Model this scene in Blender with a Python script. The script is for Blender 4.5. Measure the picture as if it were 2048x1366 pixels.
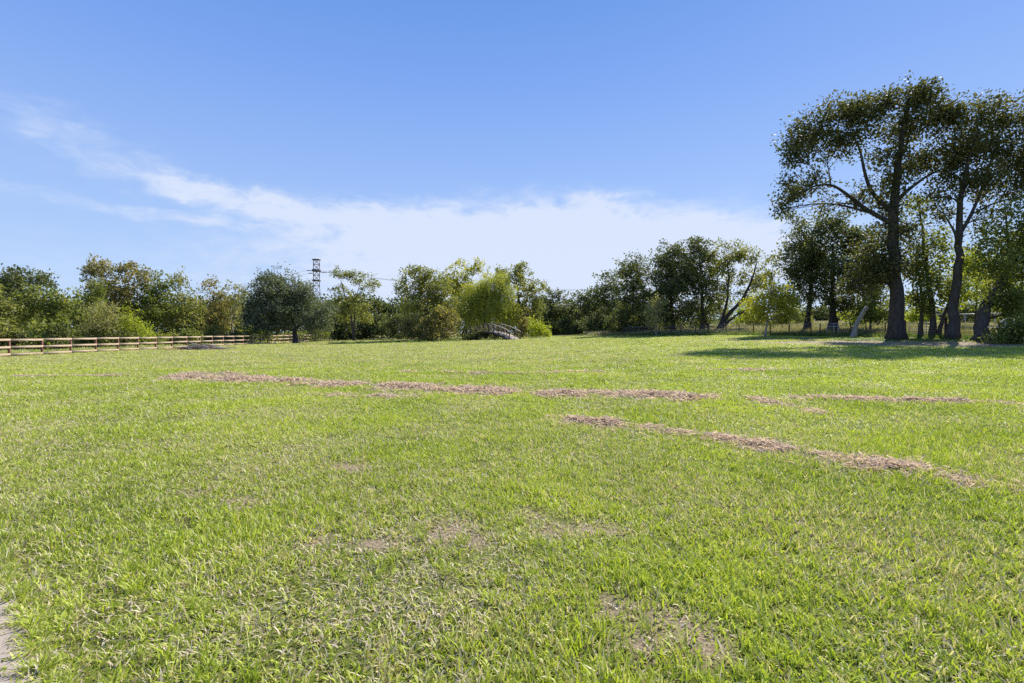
import bpy, math, numpy as np
from mathutils import Vector
R = math.radians
sc = bpy.context.scene
col = sc.collection
for o in list(bpy.data.objects): bpy.data.objects.remove(o)

# ------------------------------------------------------------------ camera, sky, sun, exposure
F, HZ, EYE = 1024.0, 664.7, 1.6           # focal length (photo px), horizon row, eye height
cam = bpy.data.cameras.new('camera'); cam_o = bpy.data.objects.new('camera', cam); col.objects.link(cam_o)
cam_o.location = (0, 0, EYE); cam_o.rotation_euler = (R(90), 0, 0)
cam.sensor_width = 36; cam.lens = 36 * F / 2048; cam.shift_y = (HZ - 683) / 2048
cam.clip_start = 0.05; cam.clip_end = 5000
sc.camera = cam_o
SUN = Vector((0.75, 0.80, 1.0)).normalized()
sun_el = math.asin(SUN.z); sun_az = math.atan2(SUN.x, SUN.y)

def px_dir(x, y):                          # photo pixel -> azimuth (from +Y to +X) and elevation, degrees
    u, v = (x - 1024) / F, (HZ - y) / F
    return math.degrees(math.atan(u)), math.degrees(math.atan2(v, math.hypot(1, u)))

world = bpy.data.worlds.new('World'); sc.world = world; world.use_nodes = True
wn, wl = world.node_tree.nodes, world.node_tree.links
wn.clear()
def wmath(op, a, b=None, c=None, clamp=False):
    n = wn.new('ShaderNodeMath'); n.operation = op; n.use_clamp = clamp
    for i, s in enumerate((a, b, c)):
        if s is None: continue
        if isinstance(s, (int, float)): n.inputs[i].default_value = s
        else: wl.new(s, n.inputs[i])
    return n.outputs[0]
sky = wn.new('ShaderNodeTexSky'); sky.sky_type = 'NISHITA'; sky.sun_disc = False
sky.sun_elevation = sun_el; sky.sun_rotation = sun_az
sky.altitude = 0; sky.air_density = 1.0; sky.dust_density = 0.3; sky.ozone_density = 2.5
tc = wn.new('ShaderNodeTexCoord'); sep = wn.new('ShaderNodeSeparateXYZ'); wl.new(tc.outputs['Generated'], sep.inputs[0])
az0 = wmath('MULTIPLY', wmath('ARCTAN2', sep.outputs[0], sep.outputs[1]), 57.29578)
el0 = wmath('MULTIPLY', wmath('ARCSINE', sep.outputs[2]), 57.29578)
cmb = wn.new('ShaderNodeCombineXYZ'); wl.new(az0, cmb.inputs[0]); wl.new(wmath('MULTIPLY', el0, 2.2), cmb.inputs[1])
def wnoise(scale, detail, rough, dist=0.0, off=0.0):
    mp = wn.new('ShaderNodeMapping'); wl.new(cmb.outputs[0], mp.inputs[0]); mp.inputs['Location'].default_value = (off, off * .7, off)
    n = wn.new('ShaderNodeTexNoise'); n.inputs['Scale'].default_value = scale; n.inputs['Detail'].default_value = detail
    n.inputs['Roughness'].default_value = rough; n.inputs['Distortion'].default_value = dist
    wl.new(mp.outputs[0], n.inputs['Vector']); return n.outputs['Fac']
warp_a, warp_b = wnoise(.16, 3, .55, 0, 11.0), wnoise(.22, 4, .6, 0, 47.0)
az = wmath('MULTIPLY_ADD', wmath('SUBTRACT', warp_a, .5), 9.0, az0)
el = wmath('MULTIPLY_ADD', wmath('SUBTRACT', warp_b, .5), 3.4, el0)
# soft cloud bodies: photo centre, half width, half height (px), tilt, weight
BLOBS = [(1090, 505, 400, 90, 0, 1.2), (1270, 500, 300, 70, -5, 1.05), (1500, 490, 120, 50, 0, .95), (860, 500, 330, 85, 0, .75),
         (760, 428, 240, 24, -4, .45), (430, 390, 220, 22, -6, .62), (330, 432, 300, 14, -3, .42), (560, 425, 200, 26, -5, .40),
         (40, 250, 190, 55, -15, .42), (230, 290, 200, 45, -22, .34), (1190, 425, 80, 36, 0, .6), (1000, 590, 900, 60, 0, .35)]
mask = None
for x, y, rx, ry, t, a in BLOBS:
    ca, ce = px_dir(x, y); ra = abs(px_dir(x + rx, y)[0] - px_dir(x - rx, y)[0]) / 2; re = abs(px_dir(x, y - ry)[1] - px_dir(x, y + ry)[1]) / 2
    da, de = wmath('SUBTRACT', az, ca), wmath('SUBTRACT', el, ce)
    c, s = math.cos(R(t)), math.sin(R(t))
    p = wmath('ADD', wmath('MULTIPLY', da, c / ra), wmath('MULTIPLY', de, s / ra))
    q = wmath('ADD', wmath('MULTIPLY', da, -s / re), wmath('MULTIPLY', de, c / re))
    d = wmath('ADD', wmath('MULTIPLY', p, p), wmath('MULTIPLY', q, q))
    m = wmath('MULTIPLY', wmath('POWER', 2.71828, wmath('MULTIPLY', d, -1.1)), a)
    mask = m if mask is None else wmath('ADD', mask, m)
# thin cirrus low down all round the horizon
band = wmath('POWER', 2.71828, wmath('MULTIPLY', wmath('POWER', wmath('DIVIDE', wmath('SUBTRACT', el, 7.0), 6.0), 2.0), -1.0))
mask = wmath('ADD', mask, wmath('MULTIPLY', band, .18))
puff = wnoise(.33, 7, .62, .4, 5.0)
mask = wmath('MULTIPLY', mask, wmath('MULTIPLY_ADD', puff, 2.0, -.10))
ramp = wn.new('ShaderNodeMapRange'); ramp.interpolation_type = 'SMOOTHSTEP'; wl.new(mask, ramp.inputs[0])
ramp.inputs[1].default_value = .10; ramp.inputs[2].default_value = 1.08; ramp.inputs[3].default_value = 0; ramp.inputs[4].default_value = .9
# deeper blue than the bare model: half the model, half a clear-day gradient by elevation
grad = wn.new('ShaderNodeValToRGB'); ge = grad.color_ramp.elements
GR = [(0, (3.1, 3.9, 5.2)), (.06, (2.6, 3.5, 5.2)), (.13, (2.0, 3.0, 5.1)), (.28, (1.12, 2.1, 4.75)), (.37, (.76, 1.72, 4.3)), (.65, (.45, 1.25, 3.6)), (1, (.35, 1.05, 3.2))]
while len(ge) < len(GR): ge.new(.5)
for i, (p_, c_) in enumerate(GR): ge[i].position = p_; ge[i].color = (*c_, 1)
wl.new(wmath('DIVIDE', el0, 90.0, clamp=True), grad.inputs[0])
hsv = wn.new('ShaderNodeMix'); hsv.data_type = 'RGBA'; hsv.inputs['Factor'].default_value = .92
wl.new(sky.outputs[0], hsv.inputs['A']); wl.new(grad.outputs[0], hsv.inputs['B'])
mixc = wn.new('ShaderNodeMix'); mixc.data_type = 'RGBA'; wl.new(ramp.outputs[0], mixc.inputs['Factor'])
wl.new(hsv.outputs['Result'], mixc.inputs['A']); mixc.inputs['B'].default_value = (3.9, 4.35, 5.3, 1)
bg = wn.new('ShaderNodeBackground'); bg.inputs['Strength'].default_value = 0.1
out = wn.new('ShaderNodeOutputWorld'); wl.new(mixc.outputs['Result'], bg.inputs[0]); wl.new(bg.outputs[0], out.inputs[0])

sun = bpy.data.lights.new('sun', 'SUN'); sun.energy = 4.6; sun.angle = R(.53); sun.color = (1.0, .95, .87)
sun_o = bpy.data.objects.new('sun', sun); col.objects.link(sun_o); sun_o.location = SUN * 200
sun_o.rotation_euler = (-SUN).to_track_quat('-Z', 'Y').to_euler()
sc.view_settings.view_transform = 'Standard'; sc.view_settings.look = 'None'
sc.view_settings.exposure = 0.9; sc.view_settings.gamma = 1
sc.cycles.max_bounces = 5; sc.cycles.diffuse_bounces = 3; sc.cycles.transparent_max_bounces = 4; sc.cycles.use_denoising = False; sc.render.filter_size = 1.0; sc.cycles.sample_clamp_indirect = 4

# ------------------------------------------------------------------ helpers
def rng(seed): return np.random.default_rng(seed)
def tag(o, label=None, cat=None, group=None, kind=None):
    if label: o['label'] = label
    if cat: o['category'] = cat
    if group: o['group'] = group
    if kind: o['kind'] = kind
    return o
def mk_mesh(name, V, Q=None, T=None, attrs=None, smooth=False):
    me = bpy.data.meshes.new(name)
    V = np.asarray(V, np.float32).reshape(-1, 3)
    me.vertices.add(len(V)); me.vertices.foreach_set('co', V.ravel())
    Q = np.zeros((0, 4), np.int32) if Q is None else np.asarray(Q, np.int32).reshape(-1, 4)
    T = np.zeros((0, 3), np.int32) if T is None else np.asarray(T, np.int32).reshape(-1, 3)
    loops = np.concatenate([Q.ravel(), T.ravel()]).astype(np.int32)
    if len(loops):
        me.loops.add(len(loops)); me.loops.foreach_set('vertex_index', loops)
        st = np.concatenate([np.arange(len(Q)) * 4, len(Q) * 4 + np.arange(len(T)) * 3]).astype(np.int32)
        me.polygons.add(len(st)); me.polygons.foreach_set('loop_start', st)
        if smooth: me.polygons.foreach_set('use_smooth', np.ones(len(st), bool))
    for k, a in (attrs or {}).items():
        a = np.asarray(a)
        if a.ndim == 2: me.attributes.new(k, 'FLOAT_VECTOR', 'POINT').data.foreach_set('vector', a.astype(np.float32).ravel())
        elif a.dtype.kind == 'i': me.attributes.new(k, 'INT', 'POINT').data.foreach_set('value', a.astype(np.int32))
        else: me.attributes.new(k, 'FLOAT', 'POINT').data.foreach_set('value', a.astype(np.float32))
    me.update(calc_edges=True); me.validate(clean_customdata=False) if False else None
    return me
def obj(name, me, mat=None, parent=None, loc=None):
    o = bpy.data.objects.new(name, me); col.objects.link(o)
    if mat and me is not None and not me.materials: me.materials.append(mat)
    if parent: o.parent = parent
    if loc is not None: o.location = loc
    return o
def empty(name, loc):
    o = bpy.data.objects.new(name, None); col.objects.link(o); o.location = loc; o.empty_display_size = .3
    return o
class Geo:
    """collects tubes and boxes for one mesh"""
    def __init__(s): s.V, s.Q, s.T, s.n = [], [], [], 0
    def add(s, V, Q=(), T=()):
        V = np.asarray(V, float).reshape(-1, 3)
        if len(Q): s.Q.append(np.asarray(Q).reshape(-1, 4) + s.n)
        if len(T): s.T.append(np.asarray(T).reshape(-1, 3) + s.n)
        s.V.append(V); s.n += len(V); return s
    def tube(s, P, rad, n=6, cap=True):
        P = np.asarray(P, float); K = len(P); rad = np.broadcast_to(np.asarray(rad, float), (K,))
        t = np.gradient(P, axis=0); t /= np.linalg.norm(t, axis=1)[:, None] + 1e-9
        ref = np.array([1., 0, 0]) if abs(t[0][0]) < .8 else np.array([0, 1., 0])
        a = ref - t * (t @ ref)[:, None]; a /= np.linalg.norm(a, axis=1)[:, None] + 1e-9
        b = np.cross(t, a); ang = np.arange(n) * 2 * np.pi / n
        V = P[:, None] + rad[:, None, None] * (a[:, None] * np.cos(ang)[None, :, None] + b[:, None] * np.sin(ang)[None, :, None])
        i = np.arange(K - 1)[:, None] * n; j = np.arange(n)[None]; j2 = (j + 1) % n
        Q = np.stack([i + j, i + j2, i + n + j2, i + n + j], -1).reshape(-1, 4); V = V.reshape(-1, 3); T = []
        if cap:
            V = np.vstack([V, P[0], P[-1]]); c0, c1 = K * n, K * n + 1; jj = np.arange(n); k2 = (jj + 1) % n
            T = np.vstack([np.stack([np.full(n, c0), k2, jj], -1), np.stack([np.full(n, c1), (K - 1) * n + jj, (K - 1) * n + k2], -1)])
        return s.add(V, Q, T)
    def beam(s, p, q, w, h, up=(0, 0, 1), ch=.0):
        """box from p to q, w across, h along 'up'"""
        p, q = np.array(p, float), np.array(q, float); t = (q - p) / np.linalg.norm(q - p)
        up = np.array(up, float); a = np.cross(t, up); a /= np.linalg.norm(a); b = np.cross(a, t)
        c = ch; prof = [(-w/2+c, -h/2), (w/2-c, -h/2), (w/2, -h/2+c), (w/2, h/2-c), (w/2-c, h/2), (-w/2+c, h/2), (-w/2, h/2-c), (-w/2, -h/2+c)] if c else \
            [(-w/2, -h/2), (w/2, -h/2), (w/2, h/2), (-w/2, h/2)]
        n = len(prof); V = [p + a * x + b * y for x, y in prof] + [q + a * x + b * y for x, y in prof]
        V += [p, q]; j = np.arange(n); k = (j + 1) % n
        return s.add(V, np.stack([j, k, k + n, j + n], -1), np.vstack([np.stack([np.full(n, 2*n), k, j], -1), np.stack([np.full(n, 2*n+1), j+n, k+n], -1)]))
    def mesh(s, name, smooth=False, attrs=None):
        return mk_mesh(name, np.vstack(s.V), np.vstack(s.Q) if s.Q else None, np.vstack(s.T) if s.T else None, attrs, smooth)

# terrain: thin-plate surface through levels read off the photograph
CTRL = np.array([(0,0,0),(-10,4,0),(10,4,0),(0,12,0),(-15,15,0),(15,14,.05),(-33,33,0),(-34,55,0),(-35.2,90,.02),(-45,45,-.1),(-60,60,-.1),(-20,35,.02),(0,30,.1),
    (-31,73,.02),(-14,58,.22),(0,70,.55),(-8,82,.5),(-28.6,92,.13),(12,120,1.33),(20,72,1.22),(25,52,1.12),(31,52,1.2),(32.2,43,.96),(36,36,.72),(14,30,.4),(20,25,.3),
    (30,20,.12),(5,50,.34),(44,36,.9),(41,48,1.4),(49,80,2.4),(73,120,3.6),(110,110,3.4),(0,170,1.3),(60,220,3.4),(-60,220,.5),(0,330,1.2),(-110,110,0),(-130,0,0),(130,0,0),(60,20,.4),
    (0,-60,0),(-80,-60,0),(80,-60,0),(-200,300,.5),(200,300,3.5),(6,84,.85)], float)
def _U(r2): return .5 * r2 * np.log(r2 + 1e-12)
def _solve():
    n = len(CTRL); xy = CTRL[:, :2] / 50; d2 = ((xy[:, None] - xy[None]) ** 2).sum(-1)
    A = np.zeros((n + 3, n + 3)); A[:n, :n] = _U(d2) + np.eye(n) * .002; A[:n, n] = 1; A[:n, n+1:] = xy; A[n, :n] = 1; A[n+1:, :n] = xy.T
    return np.linalg.solve(A, np.concatenate([CTRL[:, 2], np.zeros(3)]))
_W = _solve()
B_NEAR, B_AX, B_LEN, B_WID = np.array([.38, 70.3]), np.array([-.545, .839]), 13.8, 1.75      # footbridge: near end, axis, length, width
B_CR = np.array([.839, .545]); B_MID = B_NEAR + B_AX * B_LEN / 2
def tz(X, Y):
    X, Y = np.broadcast_arrays(np.asarray(X, float), np.asarray(Y, float)); sh = X.shape; X, Y = X.ravel(), Y.ravel()
    Xc, Yc = np.clip(X, -200, 200), np.clip(Y, -60, 330); n = len(CTRL); xy = CTRL[:, :2] / 50
    d2 = (Xc[:, None] / 50 - xy[None, :, 0]) ** 2 + (Yc[:, None] / 50 - xy[None, :, 1]) ** 2
    z = _U(d2) @ _W[:n] + _W[n] + _W[n+1] * Xc / 50 + _W[n+2] * Yc / 50
    z = np.clip(z, -.35, 4.0)
    a = (X - B_MID[0]) * B_AX[0] + (Y - B_MID[1]) * B_AX[1]; c = (X - B_MID[0]) * B_CR[0] + (Y - B_MID[1]) * B_CR[1]
    run = 1 / (1 + np.exp(-(c + 24) / 1.5)) / (1 + np.exp((c - 7) / 1.2))
    z = z - 1.25 * np.exp(-(a / 3.0) ** 4) * run                        # the ditch that the footbridge spans
    return z.reshape(sh)
def gz(X, Y): return float(tz(np.array([X]), np.array([Y]))[0])
def P(x, y, Y): return np.array([(x - 1024) / F * Y, Y, EYE + (HZ - y) / F * Y])
def G(x, Y): X = (x - 1024) / F * Y; return np.array([X, Y, gz(X, Y)])
_YS = np.geomspace(1.5, 140, 900)
def on_ground(x, y):
    """where the sight line through a photo pixel meets the ground"""
    X = (x - 1024) / F * _YS; ray = EYE + (HZ - y) / F * _YS; k = np.argmax(ray <= tz(X, _YS)); k = k if k else len(_YS) - 1
    return np.array([X[k], _YS[k], gz(X[k], _YS[k])])

# ------------------------------------------------------------------ materials
def mat_new(name):
    m = bpy.data.materials.new(name); m.use_nodes = True; nt = m.node_tree; nt.nodes.clear()
    return m, nt.nodes, nt.links, nt.nodes.new('ShaderNodeOutputMaterial')
def N(nodes, t, **kw):
    n = nodes.new(t)
    for k, v in kw.items():
        if k in n.inputs: n.inputs[k].default_value = v
        else: setattr(n, k, v)
    return n
def ramp_node(nodes, stops):
    r = nodes.new('ShaderNodeValToRGB'); e = r.color_ramp.elements
    while len(e) < len(stops): e.new(.5)
    for i, (p, c) in enumerate(stops): e[i].position = p; e[i].color = (*c, 1)
    return r
def leaf_material(name, cols, trans=.38, rough=.5, tint=(1.25, 1.3, .5), spec=.2):
    m, n, l, o = mat_new(name)
    at = N(n, 'ShaderNodeAttribute', attribute_name='rnd')
    k = len(cols); r = ramp_node(n, [(i / (k - 1), c) for i, c in enumerate(cols)]); l.new(at.outputs['Fac'], r.inputs[0])
    p = N(n, 'ShaderNodeBsdfPrincipled', Roughness=rough); p.inputs['Specular IOR Level'].default_value = spec; l.new(r.outputs[0], p.inputs['Base Color'])
    mul = N(n, 'ShaderNodeMix', data_type='RGBA', blend_type='MULTIPLY'); mul.inputs['Factor'].default_value = 1
    l.new(r.outputs[0], mul.inputs['A']); mul.inputs['B'].default_value = (*tint, 1)
    t = N(n, 'ShaderNodeBsdfTranslucent'); l.new(mul.outputs['Result'], t.inputs[0])
    mx = N(n, 'ShaderNodeMixShader'); mx.inputs[0].default_value = trans; l.new(p.outputs[0], mx.inputs[1]); l.new(t.outputs[0], mx.inputs[2]); l.new(mx.outputs[0], o.inputs[0])
    return m
def noisy(name, c1, c2, scale, rough=.85, bump=.3, detail=6, stretch=(1, 1, 1), dist=.02, spec=.2):
    m, n, l, o = mat_new(name)
    t = N(n, 'ShaderNodeTexCoord'); mp = N(n, 'ShaderNodeMapping'); mp.inputs['Scale'].default_value = stretch; l.new(t.outputs['Object'], mp.inputs[0])
    nz = N(n, 'ShaderNodeTexNoise', Scale=scale, Detail=detail, Roughness=.65); l.new(mp.outputs[0], nz.inputs['Vector'])
    r = ramp_node(n, [(.3, c1), (.7, c2)]); l.new(nz.outputs['Fac'], r.inputs[0])
    p = N(n, 'ShaderNodeBsdfPrincipled', Roughness=rough); p.inputs['Specular IOR Level'].default_value = spec; l.new(r.outputs[0], p.inputs['Base Color'])
    b = N(n, 'ShaderNodeBump', Strength=bump, Distance=dist); l.new(nz.outputs['Fac'], b.inputs['Height']); l.new(b.outputs[0], p.inputs['Normal']); l.new(p.outputs[0], o.inputs[0])
    return m
L = {
 'oak':    leaf_material('oak_leaf', [(.07,.088,.05), (.16,.182,.105), (.36,.37,.245)], .25, .55),
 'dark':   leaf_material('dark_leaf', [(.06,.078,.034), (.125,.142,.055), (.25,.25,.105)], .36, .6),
 'olive':  leaf_material('olive_leaf', [(.115,.13,.04), (.24,.245,.075), (.42,.39,.14)], .42, .6),
 'green':  leaf_material('green_leaf', [(.09,.12,.034), (.195,.22,.058), (.36,.355,.10)], .44, .6),
 'yellow': leaf_material('yellow_leaf', [(.24,.25,.035), (.40,.38,.05), (.50,.44,.08)], .48, .6),
 'bright': leaf_material('bright_leaf', [(.22,.26,.035), (.35,.385,.05), (.45,.45,.09)], .48, .6),
 'willow': leaf_material('willow_leaf', [(.24,.26,.055), (.38,.39,.08), (.50,.48,.13)], .48, .6),
 'rust':   leaf_material('rusty_leaf', [(.115,.115,.043), (.25,.215,.08), (.42,.33,.145)], .40, .6),
 'pale':   leaf_material('pale_leaf', [(.20,.20,.085), (.32,.30,.135), (.44,.40,.21)], .42, .6),
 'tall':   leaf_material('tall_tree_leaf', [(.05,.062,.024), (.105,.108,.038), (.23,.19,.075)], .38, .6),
}
BARK = noisy('bark', (.045,.036,.03), (.13,.11,.095), 6, .9, .8, 8, (1, 1, .25), .05)
BARK_D = noisy('dark_bark', (.03,.025,.022), (.09,.075,.066), 6, .9, .8, 8, (1, 1, .25), .05)
BARK_P = noisy('pale_bark', (.20,.18,.165), (.42,.385,.36), 5, .9, .6, 8, (1, 1, .3), .04)

# ------------------------------------------------------------------ ground
BARE = [(900,1060,.34,.13),(880,1075,.2,.1),(1055,1032,.22,.1),(1190,1062,.33,.1),(1350,1245,.26,.11),(1290,1290,.2,.1),(485,1005,.28,.09),(755,1092,.25,.09),(630,1085,.16,.08),
        (390,990,.2,.08),(1400,1290,.2,.09),(960,1085,.16,.09),(700,935,.4,.15),(1230,1220,.2,.1),(1100,1060,.18,.09)]
BARE_W = [(*on_ground(x, y)[:2], a, b) for x, y, a, b in BARE]
DIRT_W = [(*on_ground(x, y)[:2], a, b) for x, y, a, b in ((1660,684,7,1.6),(1760,687,6,2.2),(1860,688,6,2.6),(1960,690,5,2.2),(1440,683,3.5,.9),(1560,679,4,1.2))]
def dryness(X, Y):
    d = np.zeros_like(X)
    for cx, cy, a, b in BARE_W: d = np.maximum(d, .95 * np.exp(-((X - cx) / (a * .85)) ** 2 - ((Y - cy) / (b * 1.9)) ** 2))
    for cx, cy, a, b in DIRT_W: d = np.maximum(d, 1.1 * np.exp(-((X - cx) / a) ** 4 - ((Y - cy) / b) ** 4))
    return d
def ax(a, b, fine, lo, hi, g): 
    inner = np.arange(a, b + fine / 2, fine); left = a - np.cumsum(fine * g ** np.arange(1, 40)); right = b + np.cumsum(fine * g ** np.arange(1, 40))
    return np.concatenate([np.sort(left[left > lo]), inner, right[right < hi]])
gx, gy = ax(-60, 70, 1.0, -1500, 1500, 1.28), ax(-4, 125, 1.0, -700, 2500, 1.28)
def refine(g, a, b, st): return np.concatenate([g[g < a], np.arange(a, b, st), g[g >= b]])
gx, gy = refine(gx, -5.0, 5.0, .1), refine(gy, 1.0, 9.0, .1)
XX, YY = np.meshgrid(gx, gy); ZZ = tz(XX, YY)
ny, nx = XX.shape; ii = (np.arange(ny - 1)[:, None] * nx + np.arange(nx - 1)[None]).ravel()
gm = mk_mesh('ground', np.stack([XX, YY, ZZ], -1).reshape(-1, 3), np.stack([ii, ii + 1, ii + nx + 1, ii + nx], -1), None, {'dry': dryness(XX.ravel(), YY.ravel())}, True)
m, n, l, o = mat_new('lawn_soil')
geo = N(n, 'ShaderNodeNewGeometry')
n1 = N(n, 'ShaderNodeTexNoise', Scale=.22, Detail=5, Roughness=.6); n2 = N(n, 'ShaderNodeTexNoise', Scale=2.2, Detail=8, Roughness=.7); n3 = N(n, 'ShaderNodeTexNoise', Scale=45., Detail=4, Roughness=.7)
for q in (n1, n2, n3): l.new(geo.outputs['Position'], q.inputs['Vector'])
r1 = ramp_node(n, [(.3, (.10, .12, .03)), (.5, (.155, .165, .04)), (.7, (.21, .20, .06))]); l.new(n1.outputs['Fac'], r1.inputs[0])
r2 = ramp_node(n, [(.52, (0, 0, 0)), (.72, (.7, .7, .7))]); l.new(n2.outputs['Fac'], r2.inputs[0])
mx = N(n, 'ShaderNodeMix', data_type='RGBA'); l.new(r2.outputs[0], mx.inputs['Factor']); l.new(r1.outputs[0], mx.inputs['A']); mx.inputs['B'].default_value = (.16, .125, .07, 1)
at = N(n, 'ShaderNodeAttribute', attribute_name='dry')
mr = N(n, 'ShaderNodeMath', operation='MULTIPLY_ADD'); l.new(at.outputs['Fac'], mr.inputs[0]); mr.inputs[1].default_value = 1.6
sb = N(n, 'ShaderNodeMath', operation='MULTIPLY_ADD'); l.new(n2.outputs['Fac'], sb.inputs[0]); sb.inputs[1].default_value = 1.2; sb.inputs[2].default_value = -.85; l.new(sb.outputs[0], mr.inputs[2]); mr.use_clamp = True
soil = ramp_node(n, [(.3, (.17, .125, .08)), (.7, (.42, .335, .22))]); l.new(n3.outputs['Fac'], soil.inputs[0])
mx2 = N(n, 'ShaderNodeMix', data_type='RGBA'); l.new(mr.outputs[0], mx2.inputs['Factor']); l.new(mx.outputs['Result'], mx2.inputs['A']); l.new(soil.outputs[0], mx2.inputs['B'])
r3 = ramp_node(n, [(.25, (.55, .55, .55)), (.75, (1.25, 1.25, 1.25))]); l.new(n3.outputs['Fac'], r3.inputs[0])
mx3 = N(n, 'ShaderNodeMix', data_type='RGBA', blend_type='MULTIPLY'); mx3.inputs['Factor'].default_value = 1; l.new(mx2.outputs['Result'], mx3.inputs['A']); l.new(r3.outputs[0], mx3.inputs['B'])
p = N(n, 'ShaderNodeBsdfPrincipled', Roughness=.95); p.inputs['Specular IOR Level'].default_value = .1; l.new(mx3.outputs['Result'], p.inputs['Base Color'])
bp = N(n, 'ShaderNodeBump', Strength=.8, Distance=.03); l.new(n3.outputs['Fac'], bp.inputs['Height']); l.new(bp.outputs[0], p.inputs['Normal']); l.new(p.outputs[0], o.inputs[0])
tag(obj('ground', gm, m), kind='structure')

# concrete slab at the lawn's corner
SL = [on_ground(2, 1120)[:2], on_ground(45, 1210)[:2], on_ground(82, 1366)[:2]]
e0, e1 = SL[0], SL[2]; ed = (e1 - e0) / np.linalg.norm(e1 - e0); en = np.array([ed[1], -ed[0]]); en = en if en[0] < 0 else -en
A_, B_ = e0 - ed * 3.2, e0 + ed * 6.5
def slab_side(X, Y): return (X - e0[0]) * en[0] + (Y - e0[1]) * en[1]
g = Geo(); ca = (A_ + B_) / 2
g.beam((*(A_ + en * .8), -.025), (*(B_ + en * .8), -.025), 1.6, .1, (0, 0, 1), .008)
CONC = noisy('concrete', (.22,.185,.155), (.31,.265,.225), 60, .9, .25, 10, (1, 1, 1), .004)
tag(obj('pavement', g.mesh('pavement'), CONC), kind='structure')

# ------------------------------------------------------------------ grass
def strips(r, n, rad, hmin, hmax, wmin, wmax, lean=(.2, 1.1), bend=.5, seg=2, p=.6):
    """n bent blades round the origin: tapered ribbons, returns verts, quads, tris, per-vertex random"""
    a = r.uniform(0, 2*np.pi, n); d = rad * r.uniform(0, 1, n) ** p; base = np.stack([d*np.cos(a), d*np.sin(a), np.zeros(n)], 1)
    h = r.uniform(hmin, hmax, n); w = r.uniform(wmin, wmax, n); la = r.uniform(0, 2*np.pi, n); le = r.uniform(*lean, n)
    out = np.stack([np.cos(la), np.sin(la), np.zeros(n)], 1); side0 = r.uniform(0, 2*np.pi, n)
    side = np.stack([np.cos(side0), np.sin(side0), np.zeros(n)], 1)
    Vs = []; pos = base.copy(); ang = le.copy()
    for k in range(seg):
        Vs += [pos - side * (w * (1 - .35 * k / seg) / 2)[:, None], pos + side * (w * (1 - .35 * k / seg) / 2)[:, None]]
        pos = pos + (out * np.sin(ang)[:, None] + np.array([0, 0, 1]) * np.cos(ang)[:, None]) * (h / seg)[:, None]; ang = ang + bend * r.uniform(.3, 1.3, n)
    Vs.append(pos); m_ = 2 * seg + 1; V = np.stack(Vs, 1); b = np.arange(n)[:, None] * m_
    Q = np.concatenate([b + np.array([[2*k, 2*k+1, 2*k+3, 2*k+2]]) for k in range(seg - 1)], 0) if seg > 1 else np.zeros((0, 4), int)
    T = b + np.array([[2*seg-2, 2*seg-1, 2*seg]])
    V[..., 2] = np.maximum(V[..., 2], .001)
    return V.reshape(-1, 3), Q, T, np.repeat(r.uniform(0, 1, n), m_)
def clump_src(name, mat, seed, **kw):
    V, Q, T, rd = strips(rng(seed), **kw); me = mk_mesh(name, V, Q, T, {'rnd': rd}); me.materials.append(mat)
    return bpy.data.objects.new(name, me)
def scatter(name, pts, scl, rot, tint, srcs, seed, label, cat):
    k = len(pts); me = mk_mesh(name, pts, None, None, {'scl': scl, 'rot': rot, 'tint': tint, 'pick': rng(seed).integers(0, len(srcs), k)})
    o = tag(obj(name, me), label, cat, None, 'stuff')
    ng = bpy.data.node_groups.new(name, 'GeometryNodeTree')
    ng.interface.new_socket('Geometry', in_out='INPUT', socket_type='NodeSocketGeometry'); ng.interface.new_socket('Geometry', in_out='OUTPUT', socket_type='NodeSocketGeometry')
    nn, ll = ng.nodes, ng.links; gi, go = nn.new('NodeGroupInput'), nn.new('NodeGroupOutput'); j = nn.new('GeometryNodeJoinGeometry')
    for s in srcs:
        oi = nn.new('GeometryNodeObjectInfo'); oi.inputs['Object'].default_value = s; oi.inputs['As Instance'].default_value = True; ll.new(oi.outputs['Geometry'], j.inputs[0])
    ip = nn.new('GeometryNodeInstanceOnPoints'); ll.new(gi.outputs[0], ip.inputs['Points']); ll.new(j.outputs[0], ip.inputs['Instance']); ip.inputs['Pick Instance'].default_value = True
    def na(nm, ty):
        a = nn.new('GeometryNodeInputNamedAttribute'); a.data_type = ty; a.inputs['Name'].default_value = nm; return a.outputs['Attribute']
    ll.new(na('pick', 'INT'), ip.inputs['Instance Index']); ll.new(na('scl', 'FLOAT_VECTOR'), ip.inputs['Scale'])
    cx = nn.new('ShaderNodeCombineXYZ'); ll.new(na('rot', 'FLOAT'), cx.inputs[2]); ll.new(cx.outputs[0], ip.inputs['Rotation']); ll.new(ip.outputs[0], go.inputs[0])
    md = o.modifiers.new('scatter', 'NODES'); md.node_group = ng
    return o
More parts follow.
